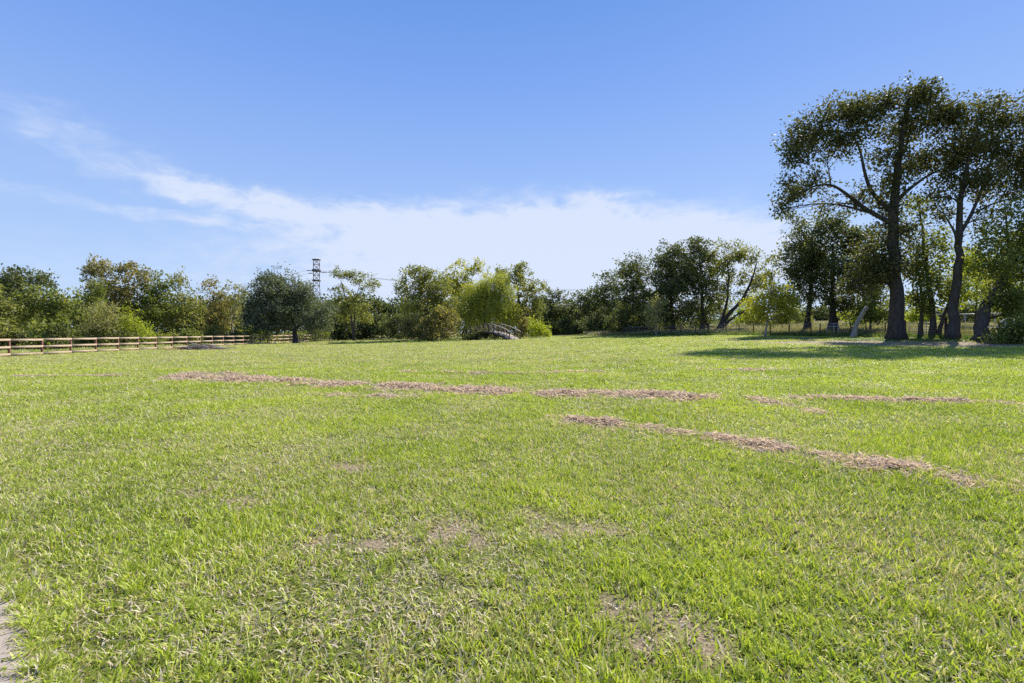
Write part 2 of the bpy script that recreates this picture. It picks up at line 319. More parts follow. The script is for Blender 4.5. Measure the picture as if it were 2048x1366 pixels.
def grass_material(name, greens, straw, trans=.35):
    m, n, l, o = mat_new(name)
    a = N(n, 'ShaderNodeAttribute', attribute_name='rnd'); t = N(n, 'ShaderNodeAttribute', attribute_name='tint', attribute_type='INSTANCER')
    geo = N(n, 'ShaderNodeNewGeometry'); nz = N(n, 'ShaderNodeTexNoise', Scale=.3, Detail=4, Roughness=.6); l.new(geo.outputs['Position'], nz.inputs['Vector'])
    mad = N(n, 'ShaderNodeMath', operation='MULTIPLY_ADD'); l.new(nz.outputs['Fac'], mad.inputs[0]); mad.inputs[1].default_value = 1.1
    mad2 = N(n, 'ShaderNodeMath', operation='MULTIPLY_ADD'); l.new(a.outputs['Fac'], mad2.inputs[0]); mad2.inputs[1].default_value = .75; mad2.inputs[2].default_value = -.42; l.new(mad2.outputs[0], mad.inputs[2])
    k = len(greens); r = ramp_node(n, [(i / (k - 1), c) for i, c in enumerate(greens)]); l.new(mad.outputs[0], r.inputs[0])
    # straw: a scrambled blade number against the clump's dryness
    fr = N(n, 'ShaderNodeMath', operation='MULTIPLY'); l.new(a.outputs['Fac'], fr.inputs[0]); fr.inputs[1].default_value = 37.7
    fr2 = N(n, 'ShaderNodeMath', operation='FRACT'); l.new(fr.outputs[0], fr2.inputs[0])
    lt = N(n, 'ShaderNodeMath', operation='LESS_THAN'); l.new(fr2.outputs[0], lt.inputs[0]); l.new(t.outputs['Fac'], lt.inputs[1])
    sr = ramp_node(n, [(0, straw[0]), (1, straw[1])]); l.new(a.outputs['Fac'], sr.inputs[0])
    mx = N(n, 'ShaderNodeMix', data_type='RGBA'); l.new(lt.outputs[0], mx.inputs['Factor']); l.new(r.outputs[0], mx.inputs['A']); l.new(sr.outputs[0], mx.inputs['B'])
    p = N(n, 'ShaderNodeBsdfPrincipled', Roughness=.5); p.inputs['Specular IOR Level'].default_value = .28; l.new(mx.outputs['Result'], p.inputs['Base Color'])
    mul = N(n, 'ShaderNodeMix', data_type='RGBA', blend_type='MULTIPLY'); mul.inputs['Factor'].default_value = 1; l.new(mx.outputs['Result'], mul.inputs['A']); mul.inputs['B'].default_value = (1.2, 1.25, .6, 1)
    tr = N(n, 'ShaderNodeBsdfTranslucent'); l.new(mul.outputs['Result'], tr.inputs[0])
    ms = N(n, 'ShaderNodeMixShader'); ms.inputs[0].default_value = trans; l.new(p.outputs[0], ms.inputs[1]); l.new(tr.outputs[0], ms.inputs[2]); l.new(ms.outputs[0], o.inputs[0])
    return m
GRASS = grass_material('lawn_blade', [(.13,.18,.035), (.28,.35,.05), (.47,.55,.05), (.46,.50,.12), (.62,.64,.11)], ((.34,.27,.17), (.72,.63,.46)), .34)
lawn_src = [clump_src('lawn_clump', GRASS, 40 + k, n=40, rad=.12, hmin=.03, hmax=.07 + .02 * (k % 3), wmin=.006, wmax=.0145, lean=(.1, 1.35), bend=.5, seg=2) for k in range(5)]
def vnoise(X, Y, s, seed):
    r = rng(seed); v = np.zeros_like(X)
    for k in range(7):
        a = r.uniform(0, 2*np.pi); f = r.uniform(.6, 1.7) / s; v += np.sin((X*np.cos(a) + Y*np.sin(a)) * f * 2*np.pi + r.uniform(0, 6.3))
    return v / 7 * 1.6
r = rng(1); pts = []
edges = np.geomspace(1.1, 84, 46)
for a, b in zip(edges[:-1], edges[1:]):
    ym = (a + b) / 2; dens = 165 * min(1, (5.5 / ym)) ** 1.4; half = 1.09 * b + 1.2; k = int(dens * (b - a) * 2 * half)
    pts.append(np.stack([r.uniform(-half, half, k), r.uniform(a, b, k)], 1))
pts = np.vstack(pts); X, Y = pts.T
fx = -32.6 - 2.65 * (Y - 33.2) / 56.8
dry = dryness(X, Y); coarse = vnoise(X, Y, 2.6, 3); fine = vnoise(X, Y, .5, 4)
keep = (slab_side(X, Y) < .02) & (r.uniform(0, 1, len(X)) > dry * .9) & (r.uniform(0, 1, len(X)) > .25 * np.clip(fine, 0, 1)) & (X > fx - 9) & (Y < 84)
X, Y, dry, coarse, fine, fx = X[keep], Y[keep], dry[keep], coarse[keep], fine[keep], fx[keep]
s = np.clip((Y / 5.5), 1, None) ** .66 * r.uniform(.75, 1.2, len(X)); hgt = np.clip(Y / 5.5, 1, None) ** .22 * r.uniform(.7, 1.25, len(X)) * (1 - .45 * dry)
lush = np.clip(vnoise(X, Y, 3.5, 9) + .35 * np.clip(X / (Y + .5), -1, 1), -1, 1); hgt *= 1 + .32 * lush
hgt = np.where((X < fx) , hgt * 2.6, hgt)
far = np.clip((Y - 22) / 22, 0, 1)
scatter('lawn_grass', np.stack([X, Y, tz(X, Y) - .004], 1), np.stack([s, s, hgt], 1), r.uniform(0, 6.28, len(X)),
        np.clip(.29 - .16 * np.clip((Y - 6) / 10, 0, 1) + .27 * np.clip((Y - 20) / 8, 0, 1) * np.clip((16 - X) / 14, .25, 1) + .5 * dry + .16 * coarse - .16 * lush, .03, .9), lawn_src, 2, 'mown coarse green lawn with straw-coloured dead blades', 'grass')
print('lawn clumps', len(X))
# taller stray tufts in the foreground
TUFT = [clump_src('tuft', GRASS, 60 + k, n=16, rad=.035, hmin=.07, hmax=.15, wmin=.005, wmax=.009, lean=(.05, .6), bend=.35, seg=3) for k in range(3)]
r = rng(77); k = 2600; Y = 1.3 + 11 * r.uniform(0, 1, k) ** 1.1; X = r.uniform(-1, 1, k) * (1.09 * Y + 1)
lush = vnoise(X, Y, 2.0, 19); keep = (slab_side(X, Y) < -.03) & (lush + r.uniform(-.6, .6, k) > .1); X, Y = X[keep], Y[keep]; k = len(X)
sx = r.uniform(.7, 1.15, k)
scatter('lawn_tuft', np.stack([X, Y, tz(X, Y)], 1), np.stack([sx, sx, sx * r.uniform(.6, 1.05, k)], 1), r.uniform(0, 6.28, k), np.full(k, .05), TUFT, 5, 'taller bright green tufts rising from the lawn', 'grass')
# ragged fringe creeping over the slab's edge
r = rng(78); k = 520; t = r.uniform(-3, 5.5, k); w = .05 * vnoise(t, t * 0, .35, 5) + .03 * vnoise(t, t * 0, .12, 6) + np.abs(r.normal(0, .035, k)) - .03; q = e0[None] + ed[None] * t[:, None] + en[None] * w[:, None]
sx = r.uniform(.6, 1.1, k); scatter('fringe_grass', np.stack([q[:, 0], q[:, 1], np.full(k, .012)], 1), np.stack([sx, sx, sx * r.uniform(.45, .8, k)], 1), r.uniform(0, 6.28, k), np.full(k, .3), TUFT + lawn_src[:2], 7, 'ragged grass fringe creeping over the concrete edge', 'grass')
# ------------------------------------------------------------------ trees and shrubs
def smooth_path(pts, k):
    pts = np.asarray(pts, float); d = np.r_[0, np.cumsum(np.linalg.norm(np.diff(pts, axis=0), axis=1))]; t = np.linspace(0, d[-1], k)
    Q = np.stack([np.interp(t, d, pts[:, i]) for i in range(pts.shape[1])], 1)
    for _ in range(3): Q[1:-1] = (Q[:-2] + 2 * Q[1:-1] + Q[2:]) / 4
    return Q
def leaves(r, C, n_each, spread, size, asp, out, droop, tint, lobe_c):
    """n_each diamond leaves round every clump centre in C; returns verts, quads, per-vertex random"""
    k = len(C); n = k * n_each
    off = r.normal(0, 1, (n, 3)); off *= (np.minimum(np.linalg.norm(off, axis=1), 1.9) / (np.linalg.norm(off, axis=1) + 1e-9))[:, None]
    p = np.repeat(C, n_each, 0) + off * np.repeat(spread, n_each)[:, None] * np.array([1, 1, .72])
    d = r.normal(0, 1, (n, 3)) + out * off + np.array([0, 0, -droop]); d /= np.linalg.norm(d, axis=1)[:, None]
    up = r.normal(0, 1, (n, 3)) + np.array([0, 0, .9]); w = np.cross(d, up); w /= np.linalg.norm(w, axis=1)[:, None] + 1e-9
    nn = np.cross(w, d); s = size * r.uniform(.6, 1.35, n); hw = (s * asp / 2)[:, None]; s = s[:, None]
    V = np.stack([p, p + d * s * .45 + w * hw - nn * s * .06, p + d * s, p + d * s * .45 - w * hw - nn * s * .06], 1)
    Q = np.arange(n * 4).reshape(-1, 4)
    rd = np.clip(.6 * np.repeat(tint, n_each) + .4 * r.uniform(0, 1, n), 0, 1)
    return V.reshape(-1, 3), Q, np.repeat(rd, 4)
def tree(name, label, cat, Y, trunk, rad, lobes, leaf, bark=None, size=.3, lai=4.2, seed=0, group=None, asp=.6, per=24, spread=.36, droop=.25, depth=.95,
         limbs=(), twigs=9, crown='crown', trunks=(), rough=.16, hollow=.55):
    """trunk, limbs and lobes are photo pixels at distance Y; lobes are (x, y, rx, ry[, density[, depth offset m]])"""
    r = rng(seed * 7 + 3); bark = bark or BARK
    base = G(trunk[0][0], Y) - np.array([0, 0, .12]); root = tag(empty(name, base + np.array([0, 0, .12])), label, cat, group); org = base + np.array([0, 0, .12])
    allpaths = []
    for ti, tk in enumerate([trunk, *trunks]):
        pts = np.array([P(x, y, Y) for x, y in tk]); pts[0] = G(tk[0][0], Y) - np.array([0, 0, .12])
        pts[1:, 1] += np.cumsum(r.normal(0, .18, len(pts) - 1)); K = max(8, 3 * len(pts)); path = smooth_path(pts, K)
        t = np.linspace(0, 1, K); rr = rad * (1 if ti == 0 else .7) * (1 - .78 * t ** .9); rr[0] *= 1.55; rr[1] *= 1.14
        path[1:-1] += r.normal(0, rad * .12, (K - 2, 3)) * np.array([1, 1, 0])
        g = Geo().tube(path - org, rr, 10); obj('trunk', g.mesh('trunk', True), bark, root); allpaths.append((path, rr))
    TP = np.vstack([p for p, _ in allpaths]); TR = np.concatenate([q for _, q in allpaths])
    for lp in limbs:
        pts = np.array([P(x, y, Y) for x, y in lp]); k0 = np.argmin(((TP - pts[0]) ** 2).sum(1)); pts[0] = TP[k0]; pts[1:, 1] += np.cumsum(r.normal(0, .5, len(pts) - 1))
        K = 4 * len(pts); path = smooth_path(pts, K); rr = np.linspace(min(TR[k0] * .62, .26), .035, K); obj('limb', Geo().tube(path - org, rr, 7).mesh('limb', True), bark, root)
        TP = np.vstack([TP, path[2:]]); TR = np.concatenate([TR, rr[2:]])
    LV, LQ, LR, nv = [], [], [], 0
    for lo in lobes:
        x, y, rx, ry = lo[:4]; dn = lo[4] if len(lo) > 4 else 1.0; m = Y / F; a, c = rx * m, ry * m; b = depth * (a * .65 + c * .35)
        cen = P(x, y, Y) + np.array([0, lo[5] if len(lo) > 5 else r.uniform(-.45, .45) * b, 0])
        sp = min(spread, .5 * min(a, c)); n = lai * dn * math.pi * a * c / (.5 * size * size * asp); k = max(3, int(n / per))
        q = r.normal(0, 1, (k, 3)); q /= np.linalg.norm(q, axis=1)[:, None]; ra = hollow + (1 - hollow) * r.uniform(0, 1, k) ** .7; ra *= 1 + rough * r.normal(0, 1, k)
        ra = np.where(r.uniform(0, 1, k) < .22, r.uniform(0, .7, k), ra)
        ext = np.array([a, b, c]); C = cen + q * ra[:, None] * ext
        nb = max(3, k // 8); bd = r.normal(0, 1, (nb, 3)); bd /= np.linalg.norm(bd, axis=1)[:, None]; Bc = cen + bd * (r.uniform(.45, 1.0, nb) * (1 + rough * r.normal(0, .8, nb)))[:, None] * ext
        wb = r.integers(0, nb, k); near = Bc[wb] + r.normal(0, 1, (k, 3)) * np.minimum(.26 * ext, [.75, .75, .5]); inb = r.uniform(0, 1, k) < .72; C = np.where(inb[:, None], near, C); bt = r.normal(.42, .23, nb)
        gmin = tz(C[:, 0], C[:, 1]) + .15; C[:, 2] = np.maximum(C[:, 2], gmin + r.uniform(0, .3, k))
        V, Q, rd = leaves(r, C, per, sp * r.uniform(.55, 1.2, k), size, asp, .5, droop, np.clip(np.where(inb, bt[wb], .4) + r.normal(0, .13, k), 0, 1), cen)
        LV.append(V - org); LQ.append(Q + nv); LR.append(rd); nv += len(V)
        # a limb into the lobe and twigs out to its clumps
        below = TP[:, 2] < cen[2] - .15 * c; d2 = ((TP - cen) ** 2).sum(1) + np.where(below, 0, 1e4); k0 = int(np.argmin(d2)); s0 = TP[k0]; L_ = np.linalg.norm(cen - s0)
        mid = s0 + (cen - s0) * .5 + np.array([r.normal(0, .08), r.normal(0, .08), .12]) * L_
        path = smooth_path(np.array([s0, mid, cen, cen + (cen - mid) * .12]), 9); r0 = min(TR[k0] * .6, .05 + .035 * L_); rr = np.linspace(r0, .018, 9); g = Geo().tube(path - org, rr, 5, False)
        for j in r.choice(k, min(twigs, k), replace=False):
            e = int(r.integers(4, 9)); g.tube(smooth_path(np.array([path[e], (path[e] + C[j]) / 2 + r.normal(0, .1, 3) * L_ * .3, C[j]]), 5) - org, np.linspace(min(rr[e] * .8, .035), .01, 5), 3, False)
        obj('limb', g.mesh('limb', True), bark, root)
    obj(crown, mk_mesh(crown, np.vstack(LV), np.vstack(LQ), None, {'rnd': np.concatenate(LR)}), leaf, root)
    return root
def shrub(label, Y, x, lobes, leaf, seed, group=None, name='shrub', **kw):
    kw.setdefault('size', .26); kw.setdefault('lai', 4.5)
    y0 = lobes[0][1]
    return tree(name, label, 'shrub', Y, [(x, 0), (x + 1, y0 + lobes[0][3] * .4), (x, y0)], .05, lobes, leaf, BARK_D, seed=seed, group=group, crown='foliage', twigs=5, **kw)

# --- the big trees at the right-hand fence
tree('tall_tree', 'tallest tree, thick dark trunk with long arching limb, beside the tube gate', 'tree', 43,
     [(1792,680),(1789,640),(1785,560),(1780,470),(1777,400),(1790,330),(1800,250),(1812,200)], .60,
     [(1572,388,30,26,.8),(1562,418,17,18,.7),(1640,372,45,17,.75),(1612,268,36,32,.8),(1605,318,36,22,.75),(1680,232,46,36,.9),(1645,262,34,30,.75),(1722,222,36,30,.85),(1650,310,34,24,.6),(1692,290,45,28,.7),(1762,206,42,30,1),(1834,204,40,36,1.05),
      (1800,255,52,36,.95),(1868,245,34,42,1),(1850,318,40,30,.9),(1768,318,36,30,.65),(1655,412,22,16,.6),(1790,365,28,42,.9),(1780,455,30,48,1.1),(1757,520,42,52,1.25),(1730,390,40,30,.5),(1735,555,32,36,1.1)],
     L['tall'], BARK_D, size=.24, lai=4.5, seed=1, per=30, spread=.5, asp=.62, twigs=12, rough=.2,
     limbs=[[(1775,450),(1740,420),(1700,392),(1655,372),(1615,376),(1580,400)], [(1776,420),(1745,385),(1727,345),(1718,300),(1695,250)], [(1778,410),(1815,380),(1850,352),(1890,335)], [(1790,330),(1830,280),(1850,230)]])
tree('tall_tree', 'tall slender tree with pale forked trunk right of the tube gate', 'tree', 42,
     [(1905,674),(1914,600),(1921,520),(1924,462),(1916,410),(1924,330),(1948,262)], .42,
     [(1915,240,30,30,.8),(1985,222,48,32,.9),(2040,238,40,46,1),(1908,296,36,36,1),(1962,288,48,38,1.05),(2024,306,48,38,1),(1930,362,44,30,1.05),(1990,366,42,30,.8),(1890,398,36,20,.45),(1888,425,24,24,.6),(2044,388,40,36,.8),(1960,440,36,30,.35),(1895,340,34,30,.8),(2075,320,40,60,1)],
     L['tall'], BARK, size=.24, lai=4.0, seed=2, per=30, spread=.5, twigs=12, rough=.2,
     limbs=[[(1924,470),(1948,425),(1968,380),(1992,310),(2010,260)], [(1950,425),(1985,405),(2030,398),(2060,380)], [(1922,500),(1900,470),(1890,430)]])
tree('slim_tree', 'slim tree with curved trunk in front of the tube gate', 'tree', 44,
     [(1866,672),(1869,610),(1862,560),(1851,500),(1846,445),(1838,405)], .27,
     [(1836,420,30,30,.45),(1872,496,40,34,.6),(1826,520,28,36,.5),(1884,556,36,40,.8),(1834,585,26,26,.6),(1868,600,30,24,.5)], L['green'], BARK, size=.25, lai=4.6, seed=3, spread=.42, trunks=[[(1873,672),(1880,630),(1888,590),(1905,555)]])
tree('slim_tree', 'slim crooked tree between the tallest trunk and the gate middle', 'tree', 44.5,
     [(1841,671),(1840,640),(1846,610),(1842,570),(1832,520)], .21, [(1822,600,22,22,.6),(1842,545,26,30,.6),(1818,480,24,36,.5),(1850,625,18,12,.5)], L['olive'], BARK, size=.24, lai=4.6, seed=4, spread=.4)
tree('leaning_tree', 'tree with thick trunk leaning right over the leafy corner shrub', 'tree', 40,
     [(1962,680),(1968,632),(1984,602),(2012,570),(2036,520),(2066,455)], .50,
     [(2052,445,46,56,.9),(2030,520,40,44,.9),(1975,530,36,44,.6),(2004,604,46,26,.75),(2050,590,40,44,1),(1996,470,30,40,.35),(2085,520,50,70,1),(2030,630,30,20,.6)],
     L['green'], BARK, size=.24, lai=5, seed=5, spread=.45, limbs=[[(1984,602),(2010,598),(2045,592)], [(2012,570),(2000,530),(1985,500)], [(2036,520),(2030,470),(2040,420)]])
tree('leafy_tree', 'bushy tree with backlit yellow-green leaves behind the pipe rail', 'tree', 54,
     [(1950,660),(1952,610),(1950,560)], .16, [(1952,528,42,38,.9),(1984,568,36,40,.9),(1936,588,34,34,.8),(1915,540,26,30,.6)], L['bright'], BARK, size=.27, lai=4.5, seed=6)
tree('oak_tree', 'dark round-headed tree with upright stem behind the yellow young tree', 'tree', 58,
     [(1612,668),(1617,610),(1624,520),(1622,460)], .33, [(1622,478,46,42,1),(1596,520,40,40,1),(1640,530,38,40,1),(1604,570,34,34,.9),(1590,450,22,18,.5)], L['dark'], BARK_D, size=.27, lai=4.4, seed=7)
tree('oak_tree', 'dark spreading tree with low hanging crown over the small metal frame', 'tree', 56,
     [(1662,670),(1665,620),(1664,560),(1672,490)], .42, [(1680,470,48,36,.95),(1722,486,40,40,1),(1668,545,46,44,1.1),(1722,556,40,46,1.1),(1664,604,44,26,1.1),(1700,612,34,22,.9)], L['dark'], BARK_D, size=.27, lai=3.8, seed=8,
     trunks=[[(1676,670),(1672,640),(1668,610)]])
tree('leafy_tree', 'low leafy tree growing behind the broken leaning trunk', 'tree', 52,
     [(1742,668),(1742,640),(1745,600)], .12, [(1742,598,34,36,.7),(1756,634,26,18,.7),(1722,628,20,18,.5)], L['green'], BARK, size=.26, lai=4.5, seed=9)
tree('young_tree', 'young yellow-green tree with thin pale trunk on the lawn edge', 'tree', 52,
     [(1530,674),(1532,640),(1538,600),(1546,550)], .11, [(1548,552,15,14,.7),(1545,582,30,22,.8),(1540,614,46,22,.85),(1512,606,26,16,.7),(1572,606,28,22,.8),(1586,630,18,12,.5),(1515,632,20,10,.6),(1560,640,28,10,.5)],
     L['yellow'], BARK_P, size=.22, lai=4.0, seed=10, spread=.34, droop=-.3, twigs=14)
# --- tree row along the back right
tree('leaning_tree', 'open-crowned tree with two dark trunks leaning right, beside the yellow young tree', 'tree', 70,
     [(1430,669),(1440,652),(1458,628),(1484,603),(1502,560),(1510,528)], .36,
     [(1468,502,42,22,.7),(1512,512,34,28,.65),(1440,535,34,30,.7),(1490,545,40,26,.6),(1524,570,22,28,.8),(1455,590,24,22,.35),(1500,600,22,22,.5)], L['olive'], BARK_D, size=.3, lai=3.0, seed=11,
     trunks=[[(1432,669),(1446,640),(1456,600),(1461,555),(1457,515)], [(1436,669),(1452,645),(1475,628),(1500,618)]])
tree('oak_tree', 'tall broad dark tree with crossing trunks left of the leaning trunks', 'tree', 72,
     [(1402,669),(1408,640),(1404,590),(1400,520)], .34, [(1396,494,34,20,.9),(1406,530,42,36,1),(1376,560,42,40,1),(1416,585,34,34,.9),(1388,618,38,24,1)], L['dark'], BARK_D, size=.3, lai=3.8, seed=12,
     trunks=[[(1420,669),(1412,640),(1408,620)]])
tree('oak_tree', 'tall broad dark tree with mottled olive top, behind the pale sapling', 'tree', 74,
     [(1348,668),(1345,630),(1342,560),(1340,510)], .34, [(1340,508,38,22,.9),(1326,548,40,38,1),(1360,540,36,34,1),(1318,596,36,40,1),(1352,596,36,44,1),(1342,636,36,16,1)], L['dark'], BARK_D, size=.3, lai=3.8, seed=13)
tree('oak_tree', 'dark leafy tree standing left of the pale sapling', 'tree', 78,
     [(1292,668),(1288,620),(1278,550)], .30, [(1272,534,32,30,.85),(1264,578,32,42,1),(1286,612,32,40,1),(1258,625,28,34,1)], L['dark'], BARK_D, size=.32, lai=3.8, seed=14)
tree('oak_tree', 'mid-height dark tree sloping down towards the far corner', 'tree', 92,
     [(1230,667),(1228,620),(1224,570)], .3, [(1224,566,28,26,.9),(1212,606,32,42,1),(1238,632,30,30,1)], L['dark'], BARK_D, size=.36, lai=3.8, seed=15)
tree('oak_tree', 'low dark tree in the far corner of the lawn', 'tree', 104,
     [(1180,667),(1178,630),(1176,595)], .25, [(1178,596,26,22,.9),(1166,622,36,32,1),(1192,640,30,22,1)], L['dark'], BARK_D, size=.4, lai=3.8, seed=16)
tree('oak_tree', 'dark rounded tree just right of the trees behind the footbridge', 'tree', 110,
     [(1112,667),(1110,630),(1106,600)], .28, [(1104,596,24,22,.9),(1120,622,36,34,1),(1092,636,26,26,1),(1140,630,26,28,1)], L['dark'], BARK_D, size=.42, lai=3.8, seed=17)
tree('young_tree', 'pale-leaved sapling in front of the dark tree row', 'tree', 66,
     [(1312,669),(1312,650),(1312,615)], .07, [(1312,622,18,28,.7),(1320,600,14,16,.6),(1300,630,13,18,.6)], L['pale'], BARK_P, size=.24, lai=2.4, seed=18, spread=.35)
# --- lighter growth seen between those trunks
for k, (x, y, w, h, lf, lb) in enumerate([(1400,628,26,22,'green','fresh green bush seen between the crossing trunks'), (1442,616,26,30,'olive','backlit olive bush behind the twin leaning trunks'), (1478,624,26,26,'bright','backlit lime bush under the arch of the leaning trunk'),
        (1512,632,24,22,'olive','low olive bush left of the yellow young tree'), (1574,622,26,24,'green','mid-green bush right of the yellow young tree'), (1600,640,20,14,'olive','small olive bush below the round-headed dark tree'),
        (1700,632,22,14,'bright','small backlit bush left of the broken trunk'), (1772,622,26,24,'olive','olive bush just behind the tallest trunk'), (1826,622,20,20,'bright','pale green bush seen above the gate'),
        (1856,618,18,22,'bright','yellowish bush seen behind the gate middle'), (1926,620,26,22,'dark','dark bush behind the pale forked trunk'), (1985,628,26,18,'olive','olive bush behind the leaning trunk')]):
    Y = 82 + 4 * (k % 3) if k < 6 else 66 + 3 * (k % 3); gy = HZ + (EYE - gz((x - 1024) / F * Y, Y)) * F / Y
    shrub(lb, Y, x, [(x, y, w, h, 1), (x + 4, (y + gy) / 2, w * .9, max(8, (gy - y) / 2), 1)], L[lf], 860 + k, name='bush', size=.34, lai=2.6)
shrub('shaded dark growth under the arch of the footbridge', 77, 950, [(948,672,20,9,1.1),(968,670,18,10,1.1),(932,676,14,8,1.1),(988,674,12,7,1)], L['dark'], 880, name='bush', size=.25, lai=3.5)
# --- round the footbridge
tree('leafy_tree', 'tall loose-crowned tree behind the willow on its bushier side', 'tree', 92,
     [(1044,676),(1042,640),(1036,590),(1030,545)], .28, [(1030,546,38,22,.75),(1056,578,30,34,.95),(1066,622,24,36,1),(1044,636,26,34,1),(1004,560,20,24,.6)], L['olive'], BARK, size=.36, lai=3.4, seed=19)
tree('leafy_tree', 'golden-green topped tree behind the willow', 'tree', 94,
     [(932,680),(932,640),(930,580)], .28, [(922,546,28,22,.75),(956,540,24,16,.7),(932,588,34,38,.95),(905,590,22,36,.9),(960,600,30,40,1)], L['yellow'], BARK, size=.36, lai=3.2, seed=20)
tree('leafy_tree', 'dense olive tree beside the willow, at the ditch edge', 'tree', 78,
     [(852,686),(852,650),(850,600)], .3, [(838,552,30,26,.9),(868,572,38,36,1),(826,596,30,38,.9),(860,624,46,44,1.05),(890,610,26,40,1)], L['olive'], BARK, size=.31, lai=3.6, seed=21)
shrub('large russet-tinged bush at the ditch edge left of the footbridge', 74, 858, [(842,655,36,28,1),(884,648,32,34,1),(866,672,44,14,1),(815,660,22,20,.7)], L['rust'], 22, name='bush', size=.3, lai=3.8)
shrub('bright lime-green bush at the far end of the footbridge rails', 80, 1080, [(1078,655,22,14,1),(1092,664,14,8,1),(1066,645,12,14,.8)], L['bright'], 23, name='bush', size=.26, lai=3.6)
shrub('loose rusty-leaved bush between the footbridge and the lime-green bush', 86, 1052, [(1050,640,18,26,.7),(1060,662,24,10,.9)], L['rust'], 24, name='bush', size=.3, lai=2.8)
# --- the lawn's back left
tree('oak_tree', 'dense grey-green live oak with short thick trunk in front of the rail fence', 'tree', 73,
     [(592,687),(592,664),(586,645),(578,620)], .46,
     [(560,572,46,26,.95),(528,606,40,38,1.05),(592,592,40,32,1),(628,630,36,32,1),(570,622,56,36,1.05),(642,648,24,22,.9),(515,648,30,22,1.05),(545,556,22,12,.8),(550,655,40,14,.9),(612,590,20,16,.9),(505,620,18,30,.9)],
     L['oak'], BARK_D, size=.24, lai=4.4, seed=25, spread=.36, rough=.26, droop=-.2, limbs=[[(590,655),(610,645),(632,625)], [(588,650),(565,640),(540,625)], [(586,645),(590,620),(598,590)]])
tree('leafy_tree', 'slender forked tree with open crown between the live oak and the ditch', 'tree', 90,
     [(709,682),(705,655),(700,625),(688,590),(680,560)], .24,
     [(688,556,26,20,.65),(726,556,24,20,.6),(676,588,22,22,.6),(706,600,28,26,.6),(728,618,22,32,.8),(688,632,26,24,.6),(742,570,12,12,.5)], L['olive'], BARK, size=.33, lai=3.0, seed=26, trunks=[[(709,682),(708,645),(711,600),(722,560)]])
tree('scrub_tree', 'grey twiggy tree with leaning bare limbs left of the live oak', 'tree', 76,
     [(470,676),(464,650),(458,615),(472,575)], .15, [(470,578,20,16,.45),(452,608,22,26,.6),(478,618,18,30,.6),(488,590,10,14,.4),(450,645,20,20,.6)], L['pale'], BARK_P, size=.3, lai=2.8, seed=27, trunks=[[(458,676),(452,640),(440,600)]])
tree('scrub_tree', 'thin brown-tinged tree standing behind the brush pile', 'tree', 72,
     [(420,677),(421,640),(418,590)], .15, [(414,568,20,18,.6),(426,598,28,28,.8),(408,635,28,30,.9),(440,635,22,28,.8)], L['rust'], BARK, size=.3, lai=3.0, seed=28)
tree('scrub_tree', 'greyish olive scrub tree with slim upright crown beyond the rail fence', 'tree', 68,
     [(368,678),(370,640),(366,590)], .15, [(360,564,24,20,.6),(376,594,30,26,.8),(356,634,32,30,.95),(386,640,24,26,.9)], L['olive'], BARK, size=.29, lai=3.0, seed=29)
tree('leafy_tree', 'mid-green tree filling the gap right of the tallest left-hand crown', 'tree', 66,
     [(302,680),(300,640),(302,590)], .2, [(312,566,26,22,.75),(290,602,34,32,1),(322,618,32,36,1),(296,645,34,24,1)], L['green'], BARK, size=.29, lai=3.4, seed=30)
tree('leafy_tree', 'tallest brown-green crown in the wood beyond the rail fence', 'tree', 65,
     [(226,682),(226,640),(230,590)], .3, [(188,548,34,20,.8),(234,542,40,18,.9),(282,556,34,20,.8),(214,578,44,28,.95),(252,596,40,34,1),(230,636,40,34,1)], L['rust'], BARK_D, size=.29, lai=3.5, seed=31)
tree('leafy_tree', 'shorter dark green tree below the tallest left-hand crown', 'tree', 58,
     [(176,684),(178,640),(180,600)], .18, [(180,590,28,22,1),(170,626,28,30,1),(196,640,24,24,.9)], L['green'], BARK_D, size=.27, lai=3.6, seed=32)
tree('leafy_tree', 'rounded mid-green tree in front of the flat-topped dark tree', 'tree', 52,
     [(98,688),(98,650),(96,610)], .2, [(96,594,34,22,.95),(122,610,24,30,1),(70,626,38,34,1),(118,648,30,24,1),(60,655,30,18,1)], L['green'], BARK_D, size=.26, lai=3.6, seed=33)
tree('oak_tree', 'flat-topped dark tree at the near end of the wood', 'tree', 60,
     [(34,684),(34,640),(36,590)], .32, [(18,556,44,20,1),(72,566,34,20,1),(-24,572,40,28,1),(30,594,56,32,1),(-10,625,50,34,1)], L['dark'], BARK_D, size=.28, lai=3.8, seed=34)
tree('leafy_tree', 'olive tree overhanging the rail fence end', 'tree', 48,
     [(-30,690),(-28,650),(-26,620)], .18, [(-18,630,44,40,1),(-60,600,44,50,1),(14,655,28,20,.9)], L['olive'], BARK_D, size=.26, lai=3.4, seed=35)
shrub('pale bamboo-like shrub with long narrow leaves beyond the rail fence', 50, 205, [(205,640,30,24,1),(190,655,24,16,1),(222,622,16,14,.6)], L['pale'], 36, size=.42, asp=.16, lai=2.6, droop=-.5, spread=.5)
shrub('light green rounded shrub right of the bamboo-like shrub', 52, 270, [(268,652,28,18,1),(290,662,14,10,1),(256,630,16,14,.7)], L['bright'], 37, size=.28, asp=.35, lai=3.2)

